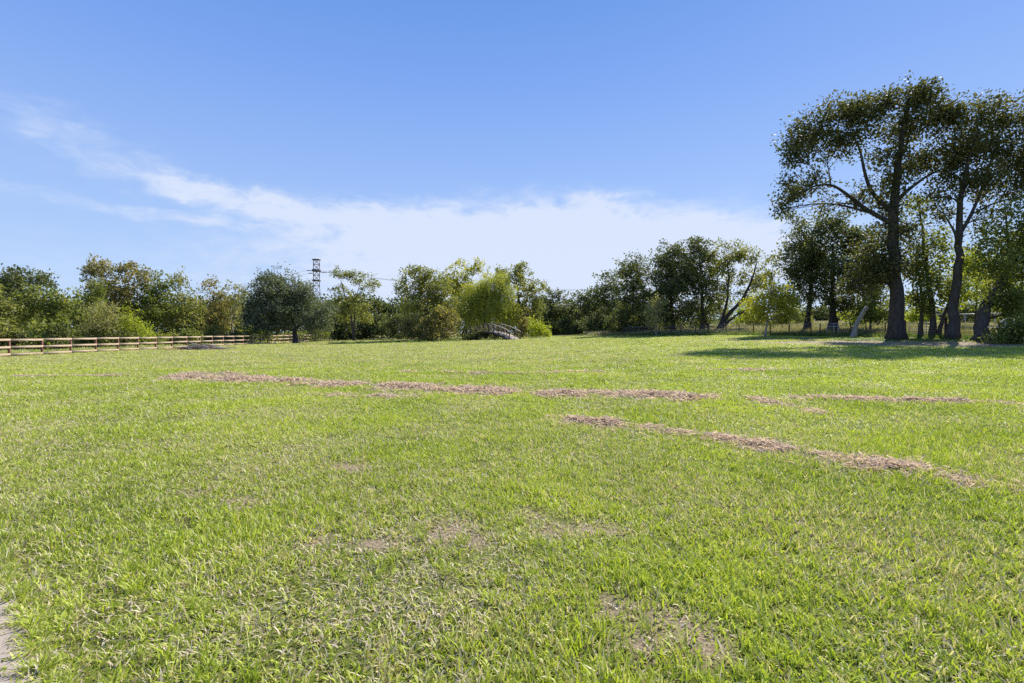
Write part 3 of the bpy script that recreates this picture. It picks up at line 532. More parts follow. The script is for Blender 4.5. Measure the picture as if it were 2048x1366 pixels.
# weeping willow over the bridge
def willow():
    r = rng(91); Y = 88; base = G(972, Y); root = tag(empty('willow_tree', base), 'weeping willow with pale yellow-green hanging strands behind the footbridge', 'tree'); m = Y / F
    tr = smooth_path(np.array([base - [0, 0, .15], P(970, 650, Y), P(966, 620, Y) + [0, .3, 0], P(975, 585, Y), P(984, 560, Y)]), 12)
    obj('trunk', Geo().tube(tr - base, np.linspace(.36, .07, 12), 9).mesh('trunk', True), BARK_D, root)
    tops = [(985,566,30,18),(950,580,30,18),(930,605,24,18),(1008,590,26,26),(1022,622,20,22),(968,600,36,24),(1002,558,18,12),(940,630,26,16),(990,625,34,22)]
    V, Q, RD, nv = [], [], [], 0
    for x, y, rx, ry in tops:
        cen = P(x, y, Y) + np.array([0, r.uniform(-1, 1) * rx * m * .4, 0]); k0 = int(np.argmin(((tr - cen) ** 2).sum(1) + 1e3 * (tr[:, 2] > cen[2])))
        pa = smooth_path(np.array([tr[k0], (tr[k0] + cen) / 2 + [0, 0, .5], cen]), 8); g = Geo().tube(pa - base, np.linspace(.1, .02, 8), 5, False); obj('limb', g.mesh('limb', True), BARK_D, root)
        k = int(rx * ry / 7); q = r.normal(0, 1, (k, 3)); q /= np.linalg.norm(q, axis=1)[:, None]; q[:, 2] = np.abs(q[:, 2]) * .9 + .05
        v, qq, rd = leaves(r, cen + q * (r.uniform(.6, 1.12, k))[:, None] * np.array([rx * m, rx * m * .95, ry * m]), 22, np.full(k, .33), .27, .24, .6, .5, np.clip(r.normal(.55, .2, k), 0, 1), None); V.append(v - base); Q.append(qq + nv); RD.append(rd); nv += len(v)
        ns = int(rx * ry / 4.6) 
        for _ in range(ns):
            q = r.normal(0, 1, 3); q /= np.linalg.norm(q); q[2] = abs(q[2]) * .9 - .25
            s = cen + q * r.uniform(.55, 1.05) * np.array([rx * m, rx * m * .95, ry * m]); L_ = r.uniform(1.6, 4.6); g0 = gz(s[0], s[1]) + r.uniform(.8, 2.2); L_ = min(L_, max(.6, s[2] - g0))
            n = int(L_ / .085); t = np.sort(r.uniform(0, 1, n)); outv = np.array([q[0], q[1], 0]) * r.uniform(.2, .7); sway = r.normal(0, .12, 2)
            p = s + outv * (1 - (1 - t)[:, None] ** 2) + np.stack([sway[0] * t, sway[1] * t, .35 * np.sin(t * 1.6) * (1 - t) - L_ * t ** 1.25], 1) + r.normal(0, .07, (n, 3))
            d = r.normal(0, .42, (n, 3)) + np.array([0, 0, -1.0]); d /= np.linalg.norm(d, axis=1)[:, None]; w = np.cross(d, r.normal(0, 1, (n, 3))); w /= np.linalg.norm(w, axis=1)[:, None]
            sz = r.uniform(.2, .36, n)[:, None]; V.append((np.stack([p, p + d * sz * .5 + w * .04, p + d * sz, p + d * sz * .5 - w * .04], 1).reshape(-1, 3)) - base); Q.append(np.arange(n * 4).reshape(-1, 4) + nv); nv += n * 4
            RD.append(np.repeat(np.clip(r.normal(.5, .2) + r.normal(0, .15, n), 0, 1), 4))
    obj('crown', mk_mesh('crown', np.vstack(V), np.vstack(Q), None, {'rnd': np.concatenate(RD)}), L['willow'], root); print('willow leaves', nv // 4)
willow()

# undergrowth: look-alike dark shrubs along the foot of the woods
r = rng(500)
for x in np.arange(-50, 660, 36):
    u = (x - 1024) / F; t = 33.2; Yf = -32.6 / u if u < -.4 else 85; Y = min(max(Yf + 9 + r.uniform(-1, 5), 45), 92); m = F / Y
    g_y = HZ + (EYE - gz(u * Y, Y)) * m; h = r.uniform(1.5, 2.6) * m
    lk = str(r.choice(['dark', 'olive', 'green'])); shrub({'dark': 'very dark', 'olive': 'olive-brown', 'green': 'fresh green'}[lk] + ' undergrowth shrub at the foot of the wood beyond the rail fence', Y, x, [(x, g_y - h * .5, 26, h * .5, 1.1), (x + r.uniform(-14, 14), g_y - h * .3, 22, h * .32, 1.1)], L[lk], 510 + int(x), lk + ' undergrowth beyond the rail fence', size=.32, lai=3.2)
for x in np.arange(665, 830, 30):
    Y = 102 + r.uniform(-3, 5); m = F / Y; g_y = HZ + (EYE - gz((x - 1024) / F * Y, Y)) * m; h = r.uniform(4.6, 6.6) * m
    lk = str(r.choice(['dark', 'dark', 'olive'])); shrub({'dark': 'blackish', 'olive': 'olive'}[lk] + ' bushy thicket between the forked tree and the dense olive tree', Y, x, [(x, g_y - h * .55, 24, h * .45, 1.1), (x + 6, g_y - h * .25, 24, h * .27, 1.1)], L[lk], 710 + int(x), lk + ' thicket behind the ditch', size=.4, lai=3.6)
for x in np.arange(1078, 1300, 27):
    Y = 108 - (x - 1078) * .14 + r.uniform(-2, 2); m = F / Y; g_y = HZ + (EYE - gz((x - 1024) / F * Y, Y)) * m; h = r.uniform(2.6, 3.8) * m
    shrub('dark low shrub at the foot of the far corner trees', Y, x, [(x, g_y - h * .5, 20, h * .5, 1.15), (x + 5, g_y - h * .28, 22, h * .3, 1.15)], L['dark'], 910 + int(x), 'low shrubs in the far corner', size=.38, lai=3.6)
for x, w, h in ((1236,22,30),(1262,20,26),(1283,16,22),(1306,14,16),(1334,20,22),(1362,16,15),(1384,12,12),(1420,14,10)):
    Y = 79 + r.uniform(-2, 2); gy = HZ + (EYE - gz((x - 1024) / F * Y, Y)) * F / Y
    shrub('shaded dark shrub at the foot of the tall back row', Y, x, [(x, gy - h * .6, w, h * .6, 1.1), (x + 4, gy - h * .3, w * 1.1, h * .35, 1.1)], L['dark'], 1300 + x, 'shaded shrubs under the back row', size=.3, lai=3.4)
shrub('leafy green shrub at the corner under the leaning trunk', 37, 2022, [(2020,664,30,20,1),(2050,655,30,30,1),(1992,672,18,14,.8),(2040,680,36,12,1),(2085,660,30,34,1)], L['green'], 40, name='bush', size=.22, lai=3.8, spread=.35)

# woods far behind, one mass
def woodland():
    r = rng(600); V, Q, RD, nv = [], [], [], 0
    def row(x0, x1, y_top, Yd, step, size, n_each):
        nonlocal nv
        for x in np.arange(x0, x1, step):
            Y = Yd + r.uniform(-6, 6); X = (x - 1024) / F * Y; z0 = gz(X, Y); top = P(x, y_top + r.normal(0, 7), Y)[2]; h = max(1.5, top - z0); k = int(6 + h * 2.2)
            C = np.stack([X + r.normal(0, step / F * Y * .5, k), Y + r.normal(0, 2, k), z0 + h * r.uniform(0, 1, k) ** .8], 1)
            v, q, rd = leaves(r, C, n_each, np.full(k, .9), size, .65, .3, .2, np.clip(r.normal(.35, .2, k), 0, 1), None); V.append(v); Q.append(q + nv); RD.append(rd); nv += len(v)
    row(-160, 480, 606, 100, 13, .62, 26); row(440, 830, 602, 128, 11, .7, 24); row(820, 1110, 612, 132, 12, .7, 22); row(1080, 1330, 616, 128, 11, .7, 24); row(1300, 1620, 640, 150, 14, .8, 14); row(1560, 2300, 622, 175, 9, .9, 18)
    tag(obj('distant_woodland', mk_mesh('distant_woodland', np.vstack(V), np.vstack(Q), None, {'rnd': np.concatenate(RD)}), L['dark']), 'dark distant woodland closing the view behind the trees', 'woodland', None, 'stuff'); print('woodland leaves', nv // 4)
woodland()
#@@THINGS
# ------------------------------------------------------------------ three-rail fence on the left
RAIL = noisy('rail_timber', (.33,.245,.17), (.50,.385,.28), 9, .8, .25, 8, (1, .12, 1), .006)
POST = noisy('post_timber', (.12,.05,.034), (.24,.11,.075), 9, .85, .3, 8, (1, 1, .2), .006)
F0, F1 = np.array([-32.6, 33.2]), np.array([-35.25, 90.0]); fd = (F1 - F0) / np.linalg.norm(F1 - F0)
NP = 27; fence = tag(empty('rail_fence', (*F0, gz(*F0))), 'long three-rail timber fence with reddish posts and pale tan rails', 'fence'); fo = np.array([*F0, gz(*F0)])
pp = [F0 + fd * 2.44 * k for k in range(-3, NP)]
r = rng(31); pm = Geo().beam((0, 0, -.3), (0, 0, 1.195), .105, .105, (0, 1, 0), .008).mesh('post')
rail_m = Geo().beam((0, 0, 0), (0, 2.435, 0), .038, .135, (0, 0, 1), .005).mesh('rail')
yaw = math.atan2(-fd[0], fd[1])
for i, q in enumerate(pp):
    z = gz(*q); o = obj('post', pm, POST, fence, (*(q - F0), z - fo[2])); o.rotation_euler = (r.normal(0, .008), r.normal(0, .008), yaw + r.normal(0, .03))
    if i == len(pp) - 1: break
    z2 = gz(*pp[i + 1])
    for h in (1.12, .64, .17):
        o = obj('rail', rail_m, RAIL, fence, (q[0] - F0[0] + .075, q[1] - F0[1] + .002, z + h - fo[2] + r.normal(0, .006))); o.rotation_euler = (math.atan2(z2 - z, 2.44) + r.normal(0, .002), r.normal(0, .03), yaw)

# ------------------------------------------------------------------ wire fence, gate and pipe rail on the right
WA, WB = np.array([17.3, 72.0]), np.array([39.0, 41.0])
def wire_pt(x):
    u = (x - 1024) / F; d = WB - WA; t = (u * WA[1] - WA[0]) / (d[0] - u * d[1]); return WA + d * t
TPOST = noisy('dark_post', (.035,.024,.02), (.10,.065,.05), 12, .85, .3); GALV = noisy('galvanised_pipe', (.30,.31,.32), (.46,.47,.48), 8, .45, .05, 4, (1, 1, 1), .002, .5)
w0 = wire_pt(1540); wo = np.array([*w0, gz(*w0)]); wf = tag(empty('wire_fence', wo), 'sagging wire fence on thin dark posts along the back field', 'fence')
wx = [1246, 1262, 1279, 1297, 1318, 1340, 1362, 1392, 1416, 1452.7, 1479, 1507.4, 1540.7, 1578, 1622.6, 1640, 1672, 1702, 1732, 1770, 1806]; r = rng(8); tops = []
for k, x in enumerate(wx):
    q = wire_pt(x); z = gz(*q); h = r.uniform(1.2, 1.42); top = np.array([q[0] + r.normal(0, .03), q[1], z + h]); tops.append((np.array([*q, z]), top))
    obj('post', Geo().tube(np.array([[*q, z - .2], [*((q + top[:2]) / 2), z + h * .5], top]) - wo, r.uniform(.045, .07), 7).mesh('post'), TPOST, wf)
for f in (.2, .42, .64, .84, .97):
    path = []
    for (a, b), (c, d) in zip(tops[:-1], tops[1:]):
        s, e = a + (b - a) * f, c + (d - c) * f; path += [s, (s + e) / 2 - [0, 0, r.uniform(.01, .05)]]
    path.append(tops[-1][0] + (tops[-1][1] - tops[-1][0]) * f); obj('wire', Geo().tube(np.array(path) - [0, .06, 0] - wo, .009, 4).mesh('wire'), GALV, wf)
wx2 = [1899, 1950, 1998, 2060]; w2 = wire_pt(1950); wo2 = np.array([*w2, gz(*w2)]); wf2 = tag(empty('wire_fence', wo2), 'short stretch of wire fence between the tube gate and the corner shrub', 'fence'); tops = []
for x in wx2:
    q = wire_pt(x); z = gz(*q); tops.append((np.array([*q, z]), np.array([*q, z + 1.3]))); obj('post', Geo().tube(np.array([[*q, z - .2], [*q, z + 1.3]]) - wo2, .045, 7).mesh('post'), TPOST, wf2)
for f in (.25, .5, .75, .95): obj('wire', Geo().tube(np.array([a + (b - a) * f for a, b in tops]) - [0, .06, 0] - wo2, .009, 4).mesh('wire'), GALV, wf2)
ga, gb = wire_pt(1818), wire_pt(1889); go_ = np.array([*ga, gz(*ga)]); gate = tag(empty('tube_gate', go_), 'galvanised tube field gate with horizontal bars between dark posts', 'gate')
zg = max(gz(*ga), gz(*gb)); ends = [np.array([*ga, zg]), np.array([*gb, zg])]
for h in (.16, .36, .56, .77, 1.0, 1.3): obj('bar', Geo().tube(np.array([ends[0] + [0, 0, h], ends[1] + [0, 0, h]]) - go_, .026, 8).mesh('bar'), GALV, gate)
for t in (0, .5, 1): q = ends[0] + (ends[1] - ends[0]) * t; obj('upright', Geo().tube(np.array([q + [0, .004, .12], q + [0, .004, 1.34]]) - go_, .03, 8).mesh('upright'), GALV, gate)
for x, h, lb in ((1810, 1.55, 'dark timber gate post beside the tallest tree trunk'), (1892, 1.8, 'taller dark timber gate post beside the pale forked trunk')):
    q = wire_pt(x); z = gz(*q); tag(obj('gate_post', Geo().tube(np.array([[0, 0, -.3], [.01, 0, h * .5], [0, 0, h - .04], [0, 0, h]]), [.1, .095, .09, .07], 10).mesh('gate_post'), TPOST, None, (*q, z)), lb, 'post')
pr = tag(empty('pipe_rail', P(1950, 660, 62)), 'pale grey pipe rail running across the field behind the gate', 'rail'); po = P(1950, 660, 62)
ends = [P(1868, 629.5, 62), P(2085, 625, 62)]; obj('rail', Geo().tube(np.array(ends) - po, .055, 8).mesh('rail'), GALV, pr)
for x in (1869, 1930, 1990, 2050, 2084):
    t = (x - 1868) / 217; q = ends[0] + (ends[1] - ends[0]) * t; obj('post', Geo().tube(np.array([[q[0], q[1], gz(q[0], q[1]) - .2], q - [0, 0, .056]]) - po, .045, 8).mesh('post'), GALV, pr)
# small metal frame standing at the fence
fa = wire_pt(1651) + np.array([-.15, -.5]); fb = wire_pt(1673) + np.array([-.15, -.5]); fz = gz(*fa); fo3 = np.array([*fa, fz]); fr = tag(empty('metal_frame', fo3), 'small pale metal frame standing against the wire fence under the dark trees', 'frame')
A3, B3 = fo3, np.array([*fb, fz])
for h in (1.28, .98): obj('bar', Geo().tube(np.array([A3 + [0, 0, h], B3 + [0, 0, h]]) - fo3, .03, 8).mesh('bar'), GALV, fr)
for t in (0, .62, 1): q = A3 + (B3 - A3) * t; obj('leg', Geo().tube(np.array([q + [0, .005, -.05], q + [0, .005, 1.31]]) - fo3, .028, 8).mesh('leg'), GALV, fr)
# broken leaning trunk
b3 = G(1706, 47.5); sn = tag(empty('broken_trunk', b3), 'bare broken grey trunk leaning right at the field edge', 'dead tree')
pa = smooth_path(np.array([b3 - [0, 0, .2], P(1709, 655, 47.5), P(1720, 636, 47.4), P(1734, 613, 47.2)]), 9) - b3; obj('trunk', Geo().tube(pa, [.34, .27, .22, .2, .19, .18, .17, .16, .13], 10).mesh('trunk', True), BARK_P, sn)
obj('branch_stub', Geo().tube(smooth_path(np.array([pa[4], pa[4] + [.25, -.05, .12], pa[4] + [.45, -.1, .32]]), 5), np.linspace(.06, .03, 5), 6).mesh('branch_stub', True), BARK_P, sn)
# pale sheet draped over a low heap behind the corner shrub
c3 = G(2022, 44); xs = np.linspace(-.8, .8, 17); ys = np.linspace(-.7, .7, 13); XX, YY = np.meshgrid(xs, ys); r = rng(12)
zz = 1.25 * np.exp(-(XX / .75) ** 4 - (YY / .65) ** 4) - .28 * XX + .05 * np.sin(XX * 9 + YY * 4) + .03 * r.normal(0, 1, XX.shape); zz = np.maximum(zz, .02) + .25
k = (np.arange(12)[:, None] * 17 + np.arange(16)[None]).ravel(); me = mk_mesh('tarpaulin', np.stack([XX, YY, zz], -1).reshape(-1, 3), np.stack([k, k + 1, k + 18, k + 17], -1), None, None, True)
tarp = obj('tarpaulin', me, noisy('sheet', (.34,.36,.40), (.50,.52,.56), 3, .5, .3, 4, (1, 1, 1), .02, .4), None, c3); md = tarp.modifiers.new('thick', 'SOLIDIFY'); md.thickness = .012
tag(tarp, 'pale grey sheet draped over a low heap behind the corner shrub', 'tarpaulin')

# ------------------------------------------------------------------ arched footbridge
WOOD = noisy('bridge_timber', (.05,.036,.028), (.13,.095,.072), 10, .85, .3, 8, (1, 1, 1), .006); DECK = noisy('deck_board', (.26,.21,.175), (.42,.355,.30), 10, .85, .2, 8, (1, 1, 1), .004)
bz0 = gz(*(B_NEAR - B_AX * .6)); bz1 = bz0 - .1; bo = np.array([*B_NEAR, bz0]); br = tag(empty('footbridge', bo), 'arched timber footbridge with braced handrails crossing the ditch', 'bridge')
def bpt(s, side, h):       # s 0..1 along, side -1 near rail / +1 far rail
    q = B_NEAR + B_AX * B_LEN * s + B_CR * (B_WID / 2) * side; return np.array([q[0], q[1], bz0 + (bz1 - bz0) * s + 1.18 * 4 * s * (1 - s) + .04 + h]) - bo
NB = 10; byaw = math.atan2(-B_AX[0], B_AX[1])
for sd in (-1, 1):
    s_ = np.linspace(-.012, 1.012, 33)
    def ribbon(h, w, t, nm, mt):
        Pp = np.array([bpt(s, sd, h) for s in s_]); V = []; c = np.array([*B_CR, 0])
        for p_ in Pp: V += [p_ - c * w / 2 - [0, 0, t / 2], p_ + c * w / 2 - [0, 0, t / 2], p_ + c * w / 2 + [0, 0, t / 2], p_ - c * w / 2 + [0, 0, t / 2]]
        Q = [[4*i+a, 4*i+(a+1) % 4, 4*i+4+(a+1) % 4, 4*i+4+a] for i in range(len(Pp) - 1) for a in range(4)] + [[3, 2, 1, 0], [4*len(Pp)-4, 4*len(Pp)-3, 4*len(Pp)-2, 4*len(Pp)-1]]
        return obj(nm, mk_mesh(nm, V, Q), mt, br)
    hr = ribbon(1.14, .15, .05, 'railing', DECK); ribbon(-.16, .1, .28, 'stringer', WOOD)
    for i in range(NB + 1):
        s = i / NB; obj('post', Geo().beam(bpt(s, sd, -.45), bpt(s, sd, 1.115), .11, .11, (*B_AX, 0), .006).mesh('post'), WOOD, hr)
    for i in range(NB):
        a, b = i / NB, (i + 1) / NB; sdv = np.array([*B_CR, 0]) * .06 * -1
        obj('brace', Geo().beam(bpt(a + .012, sd, .04) + sdv * .5, bpt(b - .012, sd, 1.05) + sdv * .5, .045, .08, (*B_CR, 0)).mesh('brace'), WOOD, hr)
        if i in (0, 1, NB - 1): obj('brace', Geo().beam(bpt(b - .012, sd, .04) - sdv * .5, bpt(a + .012, sd, 1.05) - sdv * .5, .045, .08, (*B_CR, 0)).mesh('brace'), WOOD, hr)
plank = Geo().beam((-B_WID / 2 - .05, 0, 0), (B_WID / 2 + .05, 0, 0), .19, .04, (0, 0, 1), .004).mesh('plank')
NPL = int(B_LEN / .2)
for i in range(NPL):
    s = (i + .5) / NPL; o = obj('plank', plank, DECK, br, (bpt(s, 0, 0))); slope = math.atan2(1.18 * 4 * (1 - 2 * s) + bz1 - bz0, B_LEN); o.rotation_euler = (slope, 0, byaw)

# ------------------------------------------------------------------ lattice pylon and its cables
STEEL = noisy('pylon_steel', (.10,.085,.085), (.19,.16,.16), 2, .6, .1, 4, (1, 1, 1), .01, .4); PY = 270
pb = np.array([(633 - 1024) / F * PY, PY, 0.0]); pb[2] = gz(pb[0], pb[1]); pyl = tag(empty('power_pylon', pb), 'rust-grey lattice power pylon rising behind the live oak', 'pylon'); H = P(633, 518.5, PY)[2] - pb[2]
def pw(z): return 1.85 + (2.2 * max(0, (H - 14 - z) / (H - 14)))        # half width
cor = [(-1, -1), (1, -1), (1, 1), (-1, 1)]; rot = .35
def pc(i, z): a, b = cor[i]; w = pw(z); return np.array([(a * math.cos(rot) - b * math.sin(rot) * .8) * w * .82, (a * math.sin(rot) + b * math.cos(rot) * .8) * w * .82, z])
lv = np.concatenate([np.linspace(0, H - 14, 7)[:-1], np.linspace(H - 14, H, 6)])
for i in range(4): obj('leg', Geo().tube(np.array([pc(i, z) for z in np.r_[-.3, lv[1:]]]), .17, 4).mesh('leg'), STEEL, pyl)
for i in range(4):
    g = Geo(); j = (i + 1) % 4
    for a, b in zip(lv[:-1], lv[1:]): g.tube([pc(i, a), pc(j, b)], .085, 4); g.tube([pc(j, a), pc(i, b)], .085, 4); g.tube([pc(i, b), pc(j, b)], .1, 4)
    obj('bracing', g.mesh('bracing'), STEEL, pyl)
def zpx(y): return P(633, y, PY)[2] - pb[2]
for y, h in ((541, 1.15), (561, .7), (519.5, .45)):
    z = zpx(y); w = pw(z) * 1.02; obj('platform', Geo().beam([-w, 0, z], [w, 0, z], 2 * w * .8, h, (0, 0, 1)).mesh('platform'), STEEL, pyl)
ARM = [(-5.4, 541.0, -1), (-4.4, 546.3, -1), (5.8, 545.0, 1), (2.6, 542.5, 1), (-4.6, 573.5, -1)]; INS = noisy('insulator', (.10,.09,.10), (.16,.14,.15), 4, .35, .05); tips = []
for dx, y, sgn in ARM:
    z = zpx(y); p0 = np.array([sgn * pw(z) * .9, 0, z + .15]); p1 = np.array([dx * .55, -.4 * sgn, z]); arm = obj('cross_arm', Geo().tube([p0, p1], .13, 5).mesh('cross_arm'), STEEL, pyl)
    tip = np.array([dx, -.9 * sgn, z + .05]); n_ = 9; pth = np.linspace(p1, tip, n_ * 2); obj('insulator', Geo().tube(pth, [.12, .26] * n_, 7).mesh('insulator'), INS, arm); tips.append((tip + pb, sgn))
CAB = noisy('cable', (.10,.10,.11), (.16,.16,.17), 4, .5, .02)
for tip, sgn in tips:
    end = tip + np.array([sgn * 260, -sgn * 60 + 40, -3]); t = np.linspace(0, 1, 40)[:, None]; path = tip + (end - tip) * t; path[:, 2] -= 4 * 9.0 * (t * (1 - t))[:, 0]
    side = 'towards the wood beyond the rail fence' if sgn < 0 else 'towards the willow'
    hgt = {541.0: 'upper', 546.3: 'middle', 545.0: 'outer', 542.5: 'inner', 573.5: 'lowest'}[ARM[[i for i, q in enumerate(tips) if q[0] is tip][0]][1]]
    tag(obj('power_cable', Geo().tube(path - tip, .05, 4).mesh('power_cable'), CAB, None, tip), f'{hgt} thin power cable sagging from the pylon {side}', 'cable', 'cables of the power line')

# ------------------------------------------------------------------ rows of raked dry clippings
STRAW = leaf_material('dry_clippings', [(.42,.31,.24), (.64,.51,.40), (.78,.66,.53)], .5, .7, (1, .95, .8), .2)
HEAP = noisy('clippings_heap', (.42,.31,.24), (.74,.60,.48), 22, .95, 1.0, 10, (1, 1, 1), .03)
def windrow(label, pix, width, height, dens, seed, gaps=.25, heap=True, name='clippings_row'):
    r = rng(seed); pts = np.array([on_ground(x, y) for x, y in pix]); K = max(12, int(np.linalg.norm(np.diff(pts, axis=0), axis=1).sum() / .14)); path = smooth_path(pts, K)
    path[:, :2] += np.cumsum(r.normal(0, .016, (K, 2)), 0) * np.array([.3, 1]); width *= 1.3; tg = np.gradient(path, axis=0); tg /= np.linalg.norm(tg, axis=1)[:, None]; nr = np.stack([-tg[:, 1], tg[:, 0], 0 * tg[:, 0]], 1)
    amp = np.clip(.78 + .75 * vnoise(np.arange(K) * .14, np.zeros(K), 1.6, seed) + .7 * vnoise(np.arange(K) * .14, np.zeros(K), .5, seed + 1) - gaps, 0, 1.4); fade = np.minimum(1, np.minimum(np.arange(K), np.arange(K)[::-1]) / 5); amp = amp * fade
    org = path[K // 2].copy(); org[2] = gz(org[0], org[1]); ctr = .25 * width * vnoise(np.arange(K) * .14, np.zeros(K), 1.1, seed + 2)
    root = tag(empty(name, org), label, 'clippings', None, 'stuff')
    if heap:
        M = 11; lat = np.linspace(-1.25, 1.25, M); V = []
        for i in range(K):
            for j in range(M):
                q = path[i] + nr[i] * (lat[j] * width * .5 + ctr[i]) + r.normal(0, .018, 3); pro = max(0, math.exp(-(lat[j] / .72) ** 4) * amp[i] * r.uniform(.3, 1.15) - .3)
                V.append([q[0], q[1], gz_fast(q) - .03 + (height * .5 + .03) * min(1, pro * 1.3) * (1 if pro > 0 else 0)])
        V = np.array(V); k = (np.arange(K - 1)[:, None] * M + np.arange(M - 1)[None]).ravel(); obj('heap', mk_mesh('heap', V - org, np.stack([k, k + M, k + M + 1, k + 1], -1)), HEAP, root)['kind'] = 'stuff'
    Lm = K * .14; n = int(dens * Lm * width); i = r.choice(K, n, p=(amp + .015) / (amp + .015).sum()); lat = np.clip(r.normal(0, .42, n), -1.1, 1.1); stray = r.uniform(0, 1, n) < .2; lat = np.where(stray, lat * 2.0, lat)
    c = path[i] + tg[i] * r.uniform(-.1, .1, n)[:, None] + nr[i] * (lat * width * .5 + ctr[i])[:, None]; c[:, 2] = tz(c[:, 0], c[:, 1]) + .012 + height * .62 * np.exp(-(lat / .6) ** 2) * amp[i] * r.uniform(.35, 1.3, n)
    c[:, 2] += np.where(stray, .02, 0); a = r.uniform(0, 2*np.pi, n); pit = r.normal(.05, .38, n); d = np.stack([np.cos(a) * np.cos(pit), np.sin(a) * np.cos(pit), np.sin(pit)], 1); l_ = (r.uniform(.035, .11, n) * (c[:, 1] / 11).clip(.8, 1.6))[:, None]
    w = np.cross(d, r.normal(0, 1, (n, 3)) + [0, 0, 1]); w /= np.linalg.norm(w, axis=1)[:, None]; hw = (r.uniform(.0035, .008, n) * (c[:, 1] / 9).clip(.9, 2))[:, None]; sag = np.array([0, 0, .012])
    V = np.stack([c - d * l_ - w * hw, c - d * l_ + w * hw, c + w * hw + sag, c - w * hw + sag, c + d * l_ + w * hw, c + d * l_ - w * hw], 1); b = np.arange(n)[:, None] * 6
    o = obj('straw', mk_mesh('straw', V.reshape(-1, 3) - org, np.vstack([b + [[0, 1, 2, 3]], b + [[3, 2, 4, 5]]]), None, {'rnd': np.repeat(np.clip(r.beta(2, 2, n), 0, 1), 6)}), STRAW, root); o['kind'] = 'stuff'
    return root
def gz_fast(q): return gz(q[0], q[1])
windrow('longest row of raked dry clippings crossing the lawn', [(322,757),(420,758),(540,764),(640,770),(760,773),(880,780),(960,784),(1060,791),(1180,790),(1290,791),(1400,799),(1475,803)], .9, .11, 900, 101, .0)
windrow('thin broken row of clippings beyond the head of the longest row', [(345,749),(420,750),(505,751)], .35, .05, 500, 102, .2)
windrow('scattered clumps of clippings on the near side of the longest row', [(600,788),(700,792),(790,795),(890,797)], .5, .05, 260, 103, .55)
windrow('short slanting row of clippings at the end of the longest row', [(1488,795),(1530,804),(1582,817)], .38, .08, 900, 104, .0)
windrow('long thin row of clippings running out of view towards the tall trees', [(1568,796),(1640,798),(1720,801),(1800,803),(1870,804),(1930,806),(2000,808),(2060,810)], .5, .085, 900, 105, .05)
windrow('small dark clump of clippings beside the short slanting row', [(1605,822),(1635,826),(1664,829)], .3, .05, 600, 106, .1)
windrow('nearest thick row of dry clippings, its far half', [(1088,835),(1140,841),(1200,850),(1290,858),(1370,869),(1440,880),(1510,893),(1570,904),(1610,918),(1645,930)], .48, .085, 1500, 107, .05)
windrow('nearest thick row of dry clippings, its close half', [(1685,914),(1740,930),(1800,944),(1870,955),(1930,962),(1990,974),(2040,988),(2090,996)], .62, .09, 1700, 108, .05)
windrow('thin loose strand of clippings alongside the close half of the nearest row', [(1580,902),(1680,915),(1790,925),(1880,945)], .3, .05, 900, 109, .35)
windrow('dotted line of dark clods across the mid lawn', [(765,744),(880,746),(1000,748),(1110,746),(1220,745)], .3, .05, 220, 110, .5)
windrow('dotted line of clods towards the tree shadow', [(1340,738),(1450,741),(1560,743)], .3, .05, 200, 111, .5)
windrow('faint flattened patch of clippings near the rail fence', [(0,755),(90,754),(250,752)], .5, .02, 160, 112, .3, False)

# ------------------------------------------------------------------ brush pile, stone
c4 = on_ground(400, 700); bp = tag(empty('brush_pile', c4), 'low pile of grey branches and brown cuttings in front of the rail fence', 'brush pile'); r = rng(55)
for k in range(46):
    a = r.normal(0, .45) + (math.pi if r.uniform() < .5 else 0); x = r.normal(.45, .95); y = r.normal(0, .4); L_ = r.uniform(.7, 2.2); z = .1 + .5 * math.exp(-(x / 1.1) ** 2 - (y / .6) ** 2) * r.uniform(.2, 1)
    d = np.array([math.cos(a), math.sin(a), r.normal(0, .1)]); p0 = np.array([x, y, z]); rd_ = r.uniform(.012, .035) * (2.0 if k < 7 else 1)
    obj('branch', Geo().tube(smooth_path(np.array([p0 - d * L_ / 2, p0 + r.normal(0, .08, 3) + [0, 0, .05], p0 + d * L_ / 2]), 6), np.linspace(rd_, rd_ * .5, 6), 5).mesh('branch', True), BARK_P if k % 4 or k < 7 else BARK, bp)
n = 4200; x = r.normal(-.3, 1.35, n); y = r.normal(0, .4, n); z = .05 + .36 * np.exp(-(x / 1.6) ** 2 - (y / .5) ** 2) * r.uniform(0, 1.2, n); c = np.stack([x, y, z], 1); d = r.normal(0, 1, (n, 3)) * [1, 1, .3]; d /= np.linalg.norm(d, axis=1)[:, None]; w = np.cross(d, [0, 0, 1.0]); w /= np.linalg.norm(w, axis=1)[:, None] + 1e-6
l_ = r.uniform(.06, .2, n)[:, None]; V = np.stack([c - d * l_, c + w * .02, c + d * l_, c - w * .02], 1).reshape(-1, 3); o = obj('cuttings', mk_mesh('cuttings', V, np.arange(n * 4).reshape(-1, 4), None, {'rnd': np.repeat(r.uniform(0, .7, n), 4)}), leaf_material('brown_cuttings', [(.22,.13,.075), (.38,.26,.15), (.5,.4,.27)], .45, .7, (1, .9, .7), .2), bp); o['kind'] = 'stuff'
def lump(name, label, cat, loc, s, mt, seed):
    import bmesh
    bm = bmesh.new(); bmesh.ops.create_icosphere(bm, subdivisions=3, radius=1); r = rng(seed); ph = r.uniform(0, 6, 6)
    for v in bm.verts: v.co *= 1 + .16 * math.sin(v.co.x * 3 + ph[0]) * math.sin(v.co.y * 2.6 + ph[1]) + .1 * math.sin(v.co.z * 5 + ph[2] + v.co.x * 4); v.co = Vector((v.co.x * s[0], v.co.y * s[1], v.co.z * s[2] + s[2] * .6))
    me = bpy.data.meshes.new(name); bm.to_mesh(me); bm.free(); return tag(obj(name, me, mt, None, loc), label, cat)
